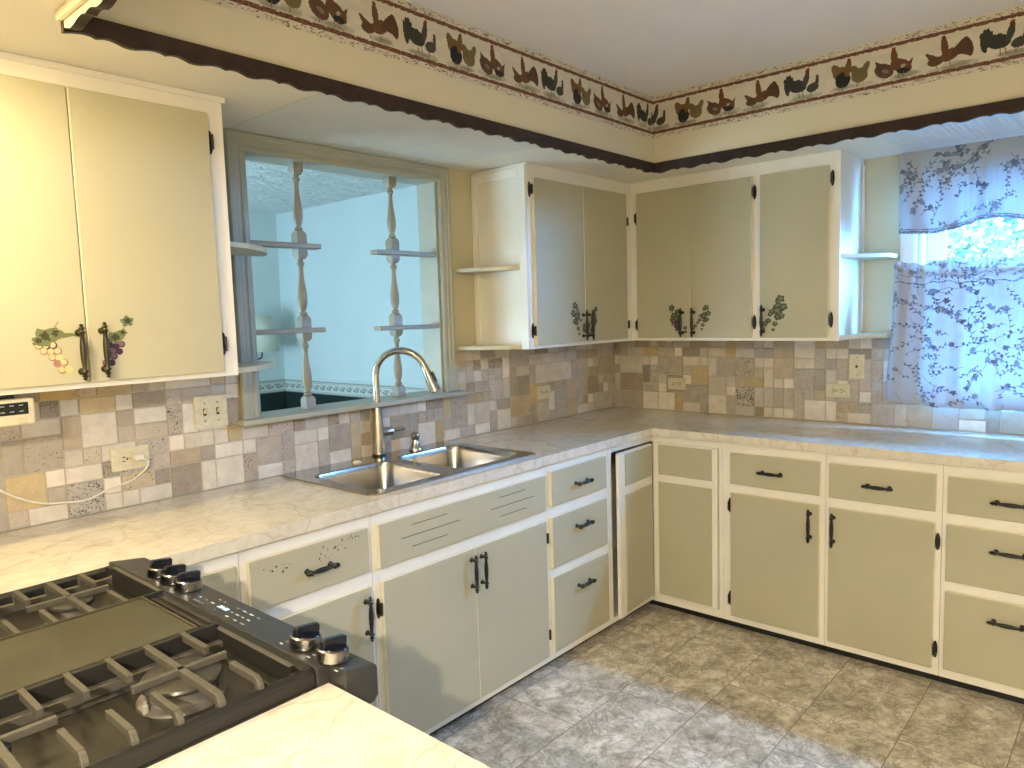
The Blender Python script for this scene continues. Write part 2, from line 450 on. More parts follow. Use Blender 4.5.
def leafpoly(c, r, rot, kind=0):
    pts = []
    for i in range(22):
        th = 2 * PI * i / 22; k = (.62 + .38 * abs(math.cos(2.5 * th))) * (1 - .12 * (i % 2))
        pts.append((c[0] + r * k * math.cos(th + rot), c[1] + r * k * .85 * math.sin(th + rot)))
    return pts
def disc(c, r, n=12): return [(c[0] + r * math.cos(2 * PI * i / n), c[1] + r * math.sin(2 * PI * i / n)) for i in range(n)]
def decal(par, W, s, z, d, flip, kind, h=.105, lab=None):
    """painted grape bunch, flat on the door: s,z = top of bunch; flip = lean"""
    mb = MB(); rr = random.Random(int(abs(s * 1000)) + kind); lay = [0]
    def put(poly, mat):
        lay[0] += 1; mb.flat(poly, W.p(s, d + .00025 + lay[0] * .00001, z), W.u, UP, mat)
    k = h / .105
    def P(a, b): return (flip * a * k, b * k)
    leafs = [(0, 0, .026), (.018, .006, .017), (-.014, -.008, .014)] if kind == 0 else [(0, 0, .020), (.028, .036, .017), (.016, .010, .012)]
    if kind == 2: leafs = [(0, 0, .022), (.012, .04, .018), (.022, .012, .018), (.004, -.022, .016), (.016, -.018, .014), (-.006, -.045, .012), (-.012, -.065, .008)]
    if kind == 3: leafs = [(0, .002, .018), (.012, .036, .016), (.002, -.02, .014), (.010, -.012, .012)]
    if kind >= 2: leafs += [(rr.uniform(-.004, .012) - .010 * q_, .030 - .0155 * q_ + rr.uniform(-.004, .004), rr.uniform(.009, .014)) for q_ in range(7)]
    # stem and tendril
    for i in range(6):
        a = i / 6; put([P(.004 + .02 * a, .03 * a), P(.006 + .02 * a, .03 * a), P(.010 + .02 * a, .03 * (a + .2)), P(.008 + .02 * a, .03 * (a + .2))], 2)
    if kind < 2 or kind == 3:
        lf = 1 if kind != 0 else -1
        rows = [3, 3, 2, 2, 1] if kind != 0 else [3, 3, 2, 2, 2]
        for j, n in enumerate(rows):
            for i in range(n):
                gx = (i - (n - 1) / 2) * .0125 + (-.006 * j if kind != 0 else .008 * j); gz = -.018 - j * .0125 + rr.uniform(-.002, .002)
                put(disc(P(gx, gz), .0078 * k), 0 if kind != 0 else rr.choice([3, 3, 4, 0]))
                put(disc(P(gx - .001, gz + .001), .0058 * k), 1 if kind != 0 and rr.random() < .45 else (rr.choice([4, 4, 3]) if kind == 0 else 0))
    for a, b, r in leafs:
        put(leafpoly(P(a, b), r * k, rr.uniform(0, 6)), 2); put(leafpoly(P(a + .001, b + .001), r * .55 * k, rr.uniform(0, 6)), 5)
    if kind == 0:   # long trailing leaf
        put([P(.02, .008), P(.05, .006), P(.072, -.004), P(.05, .0), P(.03, -.004)], 2)
    dark = kind in (2, 3)
    mats = [M_GRAPEP, M_GRAPEL, M_LEAFD if dark else M_LEAF, M_GRAPER, M_GRAPEY, M_LEAF if dark else M_LEAFD]
    o = mb.build('grape_decal', mats, par); 
    if lab: o['label'] = lab
    return o
def frame_with_openings(mb, W, s0, s1, z0, z1, d0, d1, holes, mat=0):
    zs = sorted({z0, z1, *[q for h in holes for q in h[2:]]}); ss = sorted({s0, s1, *[q for h in holes for q in h[:2]]})
    for a, b in zip(zs, zs[1:]):
        run = None
        for c, e in zip(ss, ss[1:]):
            cs, cz = (c + e) / 2, (a + b) / 2
            hole = any(h[0] < cs < h[1] and h[2] < cz < h[3] for h in holes)
            if not hole: run = [run[0], e] if run else [c, e]
            if (hole or e == ss[-1]) and run: W.box(mb, run[0], run[1], d0, d1, a, b, mat); run = None
def inset(q, e=.012): return (q[0] + e, q[1] - e, q[2] + e, q[3] - e)
def carcass(W, s0, s1, z0, z1, dep, par, t=.016, top=False, name='carcass', e=.001):
    mb = MB(); W.box(mb, s0 + e, s0 + t, .001, dep, z0, z1); W.box(mb, s1 - t, s1 - e, .001, dep, z0, z1)
    W.box(mb, s0 + t, s1 - t, .001, dep, z0, z0 + t); W.box(mb, s0 + t, s1 - t, .001, .008, z0 + t, z1)
    if top: W.box(mb, s0 + t, s1 - t, .001, dep, z1 - t, z1)
    return mb.build(name, M_WHITE, par)

# ------------------------------------------------------------------ base cabinets
def base_cab(W, s0, s1, label, pieces, group=None, kick=True):
    t = thing('base_cabinet', label, 'cabinet', W.p((s0 + s1) / 2, F / 2, 0), 'base cabinets along the two walls')
    carcass(W, s0, s1, ZB, ZCB, F - .019, t)
    mb = MB(); frame_with_openings(mb, W, s0 + .0008, s1 - .0008, ZB, ZCB, F - .019, F, [inset(p[1]) for p in pieces])
    mb.build('face_frame', M_WHITE, t)
    mb = MB(); W.box(mb, s0 + .001, s1 - .001, F - .07, F - .05, 0, ZB); mb.build('toe_kick', M_KICK, t)
    for p in pieces:
        kind, q = p[0], p[1]; opt = p[2] if len(p) > 2 else {}
        o = slab(t, W, *q, name=kind, extra=opt.get('extra'))
        for h in opt.get('handles', []): handle(o, W, h[0], h[1], F + DT, h[2], h[3])
        for h in opt.get('hinges', []): hinge(o, W, h[0], h[1], F)
        if opt.get('label'): o['label'] = opt['label']
    return t
def chips(mb, d):
    rr = random.Random(3)
    for i in range(46):
        cl = rr.choice([(-2.62, .795, .05, .02), (-2.48, .79, .06, .02), (-2.44, .805, .05, .012), (-2.37, .82, .04, .008)])
        x, z = rr.gauss(cl[0], cl[2] * .5), rr.gauss(cl[1], cl[3] * .7); r = rr.uniform(.001, .0042)
        if not (-2.70 < x < -2.32 and .70 < z < .832): continue
        pl = [(r * rr.uniform(.5, 1) * math.cos(a), r * rr.uniform(.5, 1) * math.sin(a)) for a in np.linspace(0, 2 * PI, 8)[:-1]]
        mb.flat(pl, L.p(x, d + .0004, z), L.u, UP, 2)
def grooves(mb, d):
    for x0, x1, z in [(-2.136, -1.974, .803), (-2.184, -1.915, .767), (-2.138, -1.974, .730), (-1.709, -1.554, .803), (-1.757, -1.503, .767), (-1.707, -1.553, .731)]:
        L.box(mb, x0, x1, d - .001, d + .0005, z - .0016, z + .0016, 3)
base_cab(L, -3.05, -2.732, 'white base cabinet squeezed between the black range and the chipped-drawer cabinet', [
    ('drawer', (-3.03, -2.749, .695, .836)), ('door', (-3.03, -2.749, .08, .648))])
base_cab(L, -2.732, -2.292, 'sink-wall base cabinet whose top drawer has chipped paint around its handle', [
    ('drawer', (-2.713, -2.314, .695, .836), dict(extra=chips, handles=[(-2.497, .76, .115, False)], label='sage drawer front with chipped paint')),
    ('door', (-2.713, -2.312, .08, .648), dict(handles=[(-2.336, .555, .145, True)]))])
base_cab(L, -2.292, -1.412, 'double-door base cabinet under the stainless sink with a grooved false front', [
    ('false_front', (-2.272, -1.432, .692, .834), dict(extra=grooves, label='sage panel with two sets of three routed lines')),
    ('door', (-2.264, -1.8445, .078, .647), dict(handles=[(-1.866, .56, .14, True)], hinges=[(-2.276, .56)])),
    ('door', (-1.8415, -1.432, .078, .647), dict(handles=[(-1.815, .56, .14, True)], hinges=[(-1.424, .575), (-1.424, .17)]))])
base_cab(L, -1.412, -.962, 'three-drawer base cabinet right of the sink doors', [
    ('drawer', (-1.393, -.997, .70, .843), dict(handles=[(-1.19, .765, .115, False)])),
    ('drawer', (-1.393, -.997, .441, .652), dict(handles=[(-1.19, .581, .115, False)])),
    ('drawer', (-1.393, -.993, .083, .402), dict(handles=[(-1.185, .32, .115, False)]))])
base_cab(R, .9626, 1.4165, 'window-wall base cabinet next to the corner, with one drawer over a left-hinged door', [
    ('drawer', (1.005, 1.398, .692, .835), dict(handles=[(1.194, .762, .115, False)])),
    ('door', (1.007, 1.396, .079, .653), dict(handles=[(1.360, .562, .145, True)], hinges=[(.998, .59), (.998, .155)]))])
base_cab(R, 1.4165, 1.8425, 'window-wall base cabinet with one drawer over a right-hinged door, left of the drawer stack', [
    ('drawer', (1.435, 1.823, .692, .836), dict(handles=[(1.623, .761, .115, False)])),
    ('door', (1.435, 1.822, .077, .650), dict(handles=[(1.454, .56, .145, True)], hinges=[(1.830, .575), (1.830, .15)]))])
base_cab(R, 1.8425, 2.36, 'three-drawer base cabinet at the right edge under the window', [
    ('drawer', (1.862, 2.34, .694, .833), dict(handles=[(2.06, .758, .125, False)])),
    ('drawer', (1.861, 2.34, .432, .651), dict(handles=[(2.062, .577, .125, False)])),
    ('drawer', (1.861, 2.34, .085, .392), dict(handles=[(2.062, .316, .125, False)]))])
# corner carousel cabinet: one L-shaped cabinet with a pair of panelled leaves
t = thing('corner_cabinet', 'L-shaped corner base cabinet with slightly open panelled folding door', 'cabinet', (-.48, -.48, 0), 'base cabinets along the two walls')
mb = MB()
mb.box(-.961, -.945, -F + .019, -.001, ZB, ZCB).box(-F + .019, -.001, -.9615, -.945, ZB, ZCB)
mb.box(-.945, -.001, -F + .019, -.001, ZB, ZB + .016).box(-F + .019, -.001, -.945, -F + .019, ZB, ZB + .016)
mb.box(-.945, -.009, -.009, -.001, ZB + .016, ZCB).box(-.009, -.001, -.945, -.009, ZB + .016, ZCB)
mb.build('carcass', M_WHITE, t)
mb = MB()
mb.box(-.9612, -.934, -F, -F + .019, ZB, ZCB).box(-.934, -F, -F, -F + .019, .845, ZCB).box(-.934, -F, -F, -F + .019, ZB, .072)
mb.box(-F, -F + .019, -.9618, -.944, ZB, ZCB).box(-F, -F + .019, -.944, -F, .845, ZCB).box(-F, -F + .019, -.944, -F, ZB, .085)
mb.build('face_frame', M_WHITE, t)
mb = MB(); mb.box(-.961, -F + .05, -F + .05, -F + .07, 0, ZB).box(-F + .05, -F + .07, -.961, -F + .05, 0, ZB); mb.build('toe_kick', M_KICK, t)
def leaf(W, s0, s1, ang, panels, z0, z1, hs):
    c, sn = math.cos(ang), math.sin(ang); u = W.u * c + W.n * sn * hs; n = W.n * c - W.u * sn * hs
    o = W.p(-F if W.k == 'L' else F, F, 0); mid = (s0 + s1) / 2
    mb = MB(); mb.obox(o + u * mid + n * .009 + UP * (z0 + z1) / 2, u, n, UP, (s1 - s0) / 2, .009, (z1 - z0) / 2)
    d = mb.build('folding_door_leaf', M_WHITE, t, bevel=.002)
    for a, b, z_0, z_1 in panels:
        mb = MB(); mb.obox(o + u * (a + b) / 2 + n * .021 + UP * (z_0 + z_1) / 2, u, n, UP, (b - a) / 2, .003, (z_1 - z_0) / 2)
        mb.build('panel', M_SAGE, d, bevel=.0015)
    return d
leaf(L, -.335, -.022, -.05, [(-.285, -.028, .683, .830), (-.285, -.028, .085, .642)], .068, .84, 1)
leaf(R, .022, .354, 0, [(.055, .33, .693, .838), (.055, .33, .098, .657)], .088, .845, 1)
# low cabinet of the peninsula beside the range
t = thing('base_cabinet', 'low cabinet under the small worktop in the bottom foreground beside the range', 'cabinet', (-3.38, -2.05, 0), 'base cabinets along the two walls')
mb = MB(); mb.box(-3.70, -3.075, -2.6, -1.48, ZB, ZB + .016).box(-3.70, -3.684, -2.6, -1.48, ZB + .016, ZCB).box(-3.684, -3.075, -1.496, -1.48, ZB + .016, ZCB).box(-3.684, -3.075, -2.6, -2.584, ZB + .016, ZCB); mb.build('carcass', M_WHITE, t)
mb = MB(); mb.box(-3.684, -3.13, -2.58, -1.5, 0, ZB); mb.build('toe_kick', M_KICK, t)
mb = MB(); mb.box(-3.074, -3.06, -2.6, -1.48, ZB, ZCB); mb.build('face_frame', M_WHITE, t)
for a, b in ((-2.03, -1.51), (-2.57, -2.05)):
    o = bx(-3.059, -3.042, a, b, .09, .84).build('door', M_SAGE, t, bevel=.0025)
# filler cabinet behind the range in the left corner, carrying the counter
t = thing('base_cabinet', 'base cabinet hidden under the worktop left of the range', 'cabinet', (-3.6, -.3, 0), 'base cabinets along the two walls')
mb = MB(); mb.box(-4.1, -3.052, -F, -.001, ZB, ZB + .016).box(-4.1, -4.084, -F, -.001, ZB + .016, ZCB).box(-3.068, -3.052, -F, -.001, ZB + .016, ZCB).box(-4.084, -3.068, -.009, -.001, ZB + .016, ZCB)
mb.build('carcass', M_WHITE, t)
mb = MB(); mb.box(-4.084, -3.068, -F, -F + .016, ZB + .016, ZCB); mb.build('face_frame', M_WHITE, t)
mb = MB(); mb.box(-4.084, -3.06, -F + .05, -F + .07, 0, ZB); mb.build('toe_kick', M_KICK, t)

# ------------------------------------------------------------------ wall cabinets
def shelf_bracket(W, poly, z, par, th=.017):
    mb = MB()
    pts = [W.p(a, d, z) for a, d in poly]
    lo = [p for p in pts]; hi = [p + UP * th for p in pts]; k = len(pts)
    ar = sum(pts[i][0] * pts[(i + 1) % k][1] - pts[(i + 1) % k][0] * pts[i][1] for i in range(k))
    fs = [tuple(range(k))[::-1], tuple(range(k, 2 * k))] + [(i, (i + 1) % k, k + (i + 1) % k, k + i) for i in range(k)]
    if ar < 0: fs = [f[::-1] for f in fs]
    mb.add(lo + hi, fs, 0)
    return mb.build('end_shelf', M_SHELF, par, bevel=.002)
def wall_cab(W, s0, s1, label, doors, dleft=.001, name='wall_cabinet'):
    t = thing(name, label, 'cabinet', W.p((s0 + s1) / 2, U / 2, ZU), 'wall cabinets under the soffit')
    carcass(W, s0, s1, ZU, ZS - .001, U - .019, t, top=True)
    mb = MB(); frame_with_openings(mb, W, s0 + .0005, s1 - .0005, ZU, ZS - .001, U - .019, U, [inset(q[0]) for q in doors])
    mb.build('face_frame', M_WHITE, t)
    for q, hd, hg, dc in doors:
        o = slab(t, W, *q, d=U)
        if hd: handle(o, W, hd[0], hd[1], U + DT, .145, True, hd[2] if len(hd) > 2 else None)
        for h in hg: hinge(o, W, h[0], h[1], U)
        for d_ in dc: decal(o, W, d_[0], d_[1], U + DT, d_[2], d_[3], d_[4] if len(d_) > 4 else .105)
    return t
ZD0, ZD1 = 1.338, 2.080
t = wall_cab(L, -3.40, -2.5566, 'large cream-lit wall cabinet over the left counter with pale and purple grape paintings', [
    ((-3.345, -2.9765, ZD0, ZD1 + .004), (-2.995, 1.418, M_BRONZE), [], [(-3.070, 1.460, 1, 0, .128)]),
    ((-2.9735, -2.609, ZD0, ZD1 + .004), (-2.940, 1.421, M_BRONZE), [(-2.600, 2.005), (-2.600, 1.420)], [(-2.907, 1.452, 1, 1, .122)])])
mb = MB(); mb.box(-3.40, -2.549, -U - .008, -U, ZS - .016, ZS - .001).box(-2.5566, -2.549, -U, -.02, ZS - .016, ZS - .001); mb.build('cornice', M_WHITE, t)
arcL = [(-2.5566, .024), (-2.275, .024), (-2.285, .07), (-2.325, .14), (-2.38, .20), (-2.46, .26), (-2.556, .30)]
shelf_bracket(L, arcL, 1.712, t); shelf_bracket(L, arcL, 1.325, t)
t = wall_cab(L, -1.168, -.001, 'corner wall cabinet on the sink wall with open-ended curved shelves beside the pass-through', [
    ((-1.136, -.7685, ZD0, ZD1 - .003), (-.790, 1.418), [(-1.149, 2.025), (-1.149, 1.405)], [(-.838, 1.462, -1, 2, .135)]),
    ((-.7655, -.388, ZD0, ZD1 - .003), (-.738, 1.418), [(-.376, 1.94), (-.376, 1.41)], [(-.694, 1.455, 1, 3, .115)])])
mb = MB(); L.box(mb, -1.179, -1.1685, 0.002, .03, ZU + .018, ZS - .02); L.box(mb, -1.179, -1.1685, .285, U, ZU, ZS - .01); L.box(mb, -1.179, -1.1685, .03, .285, ZS - .06, ZS - .02)
mb.build('end_trim', M_WHITE, t, bevel=.002)
arcM = [(-1.1692, .031), (-1.1798, .031), (-1.1798, .01), (-1.315, .01), (-1.318, .035), (-1.300, .12), (-1.265, .20), (-1.225, .255), (-1.1798, .284), (-1.1692, .284)]
shelf_bracket(L, arcM, 1.676, t); shelf_bracket(L, arcM, ZU + .002, t)
wall_cab(R, U + .001, 1.0115, 'pair-door wall cabinet on the window wall next to the corner, two small grape paintings', [
    ((.375, .6785, ZD0, ZD1), (.636, 1.414), [(.366, 1.955), (.366, 1.405)], [(.590, 1.448, -1, 3, .125)]),
    ((.6815, .991, ZD0, ZD1), (.697, 1.414), [(1.000, 2.01), (1.000, 1.41)], [(.752, 1.446, 1, 2, .105)])])
t = wall_cab(R, 1.0115, 1.3802, 'single-door wall cabinet left of the window with small side shelves', [
    ((1.032, 1.338, ZD0, ZD1), (1.049, 1.417), [(1.347, 2.025), (1.347, 1.415)], [(1.112, 1.462, 1, 2, .14)])])
arcR = [(1.3808, .008), (1.533, .008), (1.536, .10), (1.53, .16), (1.50, .20), (1.3808, .318)]
shelf_bracket(R, arcR, 1.682, t); shelf_bracket(R, arcR, ZU + .006, t)
mb = MB(); R.box(mb, 1.3808, 1.387, .002, .03, ZU + .03, ZS - .03); mb.build('end_trim', M_WHITE, t)

# ------------------------------------------------------------------ worktops and sink
def poly_prism(outer, holes, z0, z1, mat=0, side=None):
    bm = bmesh.new(); loops = []; es = []
    for lp in [outer] + holes:
        vs = [bm.verts.new((p[0], p[1], 0)) for p in lp]; loops.append(vs)
        es += [bm.edges.new((vs[i], vs[(i + 1) % len(vs)])) for i in range(len(vs))]
    bmesh.ops.triangle_fill(bm, use_beauty=True, use_dissolve=False, edges=es)
    bm.verts.ensure_lookup_table(); bm.verts.index_update()
    co = [v.co.copy() for v in bm.verts]; k = len(co)
    fs = []
    for f in bm.faces:
        ix = [v.index for v in f.verts]
        if f.normal.z < 0: ix = ix[::-1]
        fs.append(tuple(ix))
    mb = MB(); mb.add([(c.x, c.y, z1) for c in co] + [(c.x, c.y, z0) for c in co], fs + [tuple(i + k for i in f[::-1]) for f in fs], mat)
    o = 0
    for n_, lp in enumerate([outer] + holes):
        ar = sum(lp[i][0] * lp[(i + 1) % len(lp)][1] - lp[(i + 1) % len(lp)][0] * lp[i][1] for i in range(len(lp)))
        ccw = ar > 0
        if n_ > 0: ccw = not ccw
        n = len(lp); b = len(mb.v); mb.v += [(p[0], p[1], z0) for p in lp] + [(p[0], p[1], z1) for p in lp]
        for i in range(n):
            f = (b + i, b + (i + 1) % n, b + n + (i + 1) % n, b + n + i)
            mb.f.append(f if ccw else f[::-1]); mb.m.append(mat if side is None else side)
    bm.free(); return mb
def rrect(x0, x1, y0, y1, r, n=6):
    pts = []
    for cx, cy, a0 in ((x1 - r, y1 - r, 0), (x0 + r, y1 - r, 90), (x0 + r, y0 + r, 180), (x1 - r, y0 + r, 270)):
        for i in range(n + 1):
            a = math.radians(a0 + 90 * i / n); pts.append((cx + r * math.cos(a), cy + r * math.sin(a)))
    return pts
SX0, SX1, SY0, SY1 = -2.258, -1.418, -.560, -.0135
mb = poly_prism([(-4.1, -.008), (-4.1, -D), (-D, -D), (-D, -2.40), (-.008, -2.40), (-.008, -.008)], [rrect(SX0 + .018, SX1 - .018, SY0 + .018, SY1 - .018, .03)], ZCB, ZC)
tag(mb.build('worktop', M_COUNTER, bevel=.002), 'long L-shaped marble-patterned laminate worktop holding the sink', 'countertop')
mb = poly_prism([(-3.05, -1.465), (-3.05, -2.62), (-3.72, -2.62), (-3.72, -1.465)], [], ZCB, ZC)
tag(mb.build('worktop', M_COUNTER, bevel=.002), 'small marble-patterned worktop in the bottom foreground right beside the range', 'countertop')
sk = thing('sink', 'double-bowl stainless drop-in sink in the worktop under the pass-through', 'sink', (-1.838, -.294, ZC))
bowls = [(-2.212, -1.858, -.520, -.135), (-1.812, -1.462, -.520, -.118)]
mb = poly_prism(rrect(SX0, SX1, SY0, SY1, .022), [rrect(*b[:2], b[2], b[3], .055) for b in bowls], ZC + .0006, ZC + .0055)
mb.build('rim', M_STEEL, sk, bevel=.0025)
for b in bowls:
    rings = []
    for z, e, r in ((ZC + .005, -.001, .056), (ZC + .001, .001, .055), (ZC - .02, .004, .055), (ZC - .15, .016, .052), (ZC - .172, .024, .05), (ZC - .182, .042, .04), (ZC - .185, .075, .03)):
        rings.append([(p[0], p[1], z) for p in rrect(b[0] + e, b[1] - e, b[2] + e, b[3] - e, r)])
    mb = MB().loft(rings[::-1], caps=False); n = len(rings[0]); mb.f.append(tuple(range(n))); mb.m.append(0)
    mb.f = [f[::-1] for f in mb.f[:-1]] + [mb.f[-1]]
    o = mb.build('bowl', M_STEEL, sk, smooth=50, recalc=False)
    md = o.modifiers.new('solid', 'SOLIDIFY'); md.thickness = .0012; md.offset = 0
    cx, cy = (b[0] + b[1]) / 2, (b[2] + b[3]) / 2 + .02
    MB().lathe([(0, .044), (.002, .043), (.003, .036), (.001, .030), (.001, .0)], (cx, cy, ZC - .1848), UP, 24).build('drain', M_CHROME, o, smooth=40)
tag(MB().lathe([(0, .017), (.004, .0165), (.008, .012), (.009, 0)], (-1.955, -.082, ZC + .0056), UP, 20).build('sink_hole_cover', M_PLATE, smooth=50), 'small pale round cap on the back rim of the sink left of the faucet', 'sink cap')
# faucet
FB = V(-1.810, -.037, ZC + .0056); fd = unit(V(.42, -.9, 0)); RIMZ = FB[2]
fa = thing('faucet', 'tall brushed-nickel pull-down kitchen faucet arching over the sink', 'faucet', FB)
MB().lathe([(0, .0285), (.005, .0285), (.009, .0275)], FB, UP, 28).build('base_ring', M_BLACK, fa, smooth=40)
MB().lathe([(.009, .0272), (.03, .0268), (.08, .0245), (.14, .0205), (.2, .0175), (.206, .0172)], FB, UP, 28).build('body', M_FAUCET, fa, smooth=60)
pth = [FB + UP * .206]
for i in range(4): pth.append(FB + UP * (.206 + (1.252 - RIMZ - .206) * (i + 1) / 4))
for i in range(1, 19):
    a = PI * (1 - i / 18) 
    pth.append(FB + fd * (.112 + .112 * math.cos(a)) + UP * (1.250 - RIMZ + .100 * math.sin(a)))
pth = pth[:-2]
MB().tube(pth, .0138, 16).build('spout', M_FAUCET, fa, smooth=60)
e0 = pth[-1]; hd = unit(fd * .36 - UP * .93); hd = unit(pth[-1] - pth[-2]) * .35 + hd * .65; hd = unit(hd)
head = MB().lathe([(-.004, .0142), (.0, .0158), (.03, .0168), (.085, .0215), (.108, .0235), (.110, .019)], e0, hd, 24).build('spray_head', M_FAUCET, fa, smooth=50)
sidev = unit(fd - hd * np.dot(fd, hd))
MB().obox(e0 + hd * .052 + sidev * .019, hd, sidev, np.cross(hd, sidev), .022, .005, .007).build('spray_button', M_BLACK, head, bevel=.002)
lv = unit(V(.97, -.22, 0)); lo = FB + UP * .095
mb = MB().lathe([(.015, .019), (.062, .019), (.066, .0165)], lo, lv, 20); mb.build('lever_hub', M_FAUCET, fa, smooth=40)
MB().tube([lo + lv * .06, lo + lv * .07 + UP * .001, lo + lv * .09 + UP * .003, lo + lv * .118 + UP * .004], [.0095, .0085, .008, .007], 12).build('lever', M_FAUCET, fa, smooth=50)
SB = V(-1.640, -.068, ZC + .0056)
sd = thing('soap_dispenser', 'short nickel soap dispenser pump right of the faucet', 'soap dispenser', SB)
MB().lathe([(0, .029), (.005, .029), (.010, .026), (.022, .020), (.034, .014), (.044, .013)], SB, UP, 22).build('body', M_FAUCET, sd, smooth=50)
mb = MB().lathe([(.044, .015), (.05, .019), (.066, .019), (.074, .014), (.077, .005)], SB, UP, 20)
q = unit(V(-.5, -.85, .12)); mb.tube([SB + UP * .060 + q * .008, SB + UP * .062 + q * .03, SB + UP * .058 + q * .038], [.008, .0065, .006], 10)
mb.build('pump_head', M_FAUCET, sd, smooth=50)

# ------------------------------------------------------------------ travertine backsplash
TILES = {'L': '3,6,2,1,N 5,7,3,1,C 5,6,1,1,B 8,7,1,1,T 9,6,1,1,W 9,7,1,1,C 9,4,1,2,N 6,4,1,2,W 3,5,2,1,W 2,6,1,1,W 0,6,2,1,Y -1,6,1,1,C -2,6,1,1,N -3,5,2,1,C -1,4,1,2,T 0,4,2,2,W 2,5,1,1,G 2,4,1,1,B 3,4,2,1,B 5,4,1,2,G 5,3,1,1,W 6,3,2,1,C 8,3,1,1,W 9,3,1,1,Y -3,3,2,2,B -1,3,1,1,C 0,3,1,1,B -1,2,2,1,W -2,2,1,1,W -4,1,2,2,Y -2,1,1,1,B -1,0,2,2,P 1,1,1,1,W 1,0,1,1,W 2,0,1,1,W 2,1,2,1,T 3,0,2,1,C 5,2,2,1,T 7,2,1,1,G 8,2,2,1,W 10,2,1,1,W 4,1,1,1,N 5,0,2,2,N 7,0,1,2,W 8,0,2,2,W 10,0,1,2,G -4,0,1,1,B -3,0,2,1,W 12,3,2,1,B 14,3,1,1,N 15,3,2,1,B 11,1,2,2,B 11,0,2,1,W 13,1,1,2,G 14,2,2,1,C 16,2,1,1,W 14,0,2,2,W 16,0,1,2,B 13,0,1,1,P 17,1,2,2,G 17,0,2,1,W 19,3,1,1,T 19,1,1,2,Y 19,0,1,1,Y 20,2,1,1,C 20,1,1,1,T 20,0,1,1,W 22,2,1,1,W 23,1,2,2,G 26,3,1,1,W 28,3,1,1,N 25,1,1,2,G 26,0,2,2,W 17,3,1,1,N 18,3,1,1,C 23,0,2,1,W 31,7,1,1,T 33,7,1,1,C 34,7,2,1,G 35,6,2,1,N 31,6,1,1,T 33,6,1,1,N 34,6,1,1,C 31,5,1,1,C 33,5,1,1,W 33,4,2,1,T 35,5,2,1,B 35,3,2,2,B 38,6,3,2,B 38,5,1,1,T 39,5,2,1,C 39,3,2,2,N 37,3,1,2,C 41,6,2,1,C 45,6,2,1,C 47,6,2,1,C 42,4,2,2,W 44,4,2,2,C 35,2,1,1,W 36,2,2,1,G 38,1,2,2,Y 30,1,2,2,G 29,0,2,1,W 33,0,2,1,W 36,0,2,2,W 45,3,2,1,T 47,0,2,2,Y 44,1,1,2,W 45,0,2,3,B 49,0,3,1,C 51,5,1,1,W 57,5,1,1,W 54,2,1,1,W 54,0,2,2,B 51,2,2,2,N 53,4,3,2,T 42,0,2,2,B 44,0,1,1,B',
         'R': '-2,6,2,1,Y -4,6,2,1,B -5,6,1,1,W -7,6,2,1,N -8,6,1,1,B -10,6,2,1,C -13,6,2,1,C -15,6,2,1,G -1,5,1,1,C -1,3,1,2,N -2,3,1,2,B -5,4,3,2,B -7,5,2,1,C -8,5,1,1,C -6,4,1,1,B -8,3,2,2,Y -9,4,1,2,C -11,4,2,2,B -13,4,2,2,P -14,5,1,1,C -15,5,1,1,C -14,3,2,1,Y -15,3,1,2,C -3,3,1,1,C -6,3,1,1,W -10,2,2,2,B -12,3,1,1,T -11,2,1,1,W -2,0,2,2,W -4,0,2,2,W -5,0,1,2,Y -7,1,2,2,G -7,0,2,1,C -8,1,1,2,B -8,0,1,1,G -10,0,2,2,W -11,0,1,2,B -13,1,2,2,P -13,0,2,1,C -14,1,1,2,C -14,0,1,1,N -16,1,1,2,B -15,0,1,1,C -2,2,2,1,B -17,4,2,2,T -19,5,2,1,C -16,3,1,1,C -17,3,1,1,W -19,3,2,2,B -21,6,1,1,C -22,6,1,1,C -21,5,1,1,G -21,3,1,2,C -22,4,1,2,B -20,0,2,2,W -20,2,1,1,T -23,1,2,1,T -22,0,1,1,B -24,0,2,1,W -24,2,1,1,W -23,3,1,1,B -24,1,1,1,G -15,1,1,2,B -17,0,1,1,W -17,1,1,2,B -18,0,1,3,B -25,4,1,2,T -26,4,1,2,W -26,7,2,1,N -25,3,1,1,B -26,2,1,2,T -26,0,2,2,G -27,0,1,2,C'}
PAL = {'W': ((.74, .68, .58), .12), 'C': ((.62, .56, .465), .22), 'B': ((.515, .455, .375), .45), 'G': ((.45, .395, .325), .5), 'N': ((.37, .305, .23), .55),
       'T': ((.49, .405, .29), .45), 'Y': ((.53, .41, .225), .32), 'P': ((.50, .45, .375), .85)}
TU = .0513
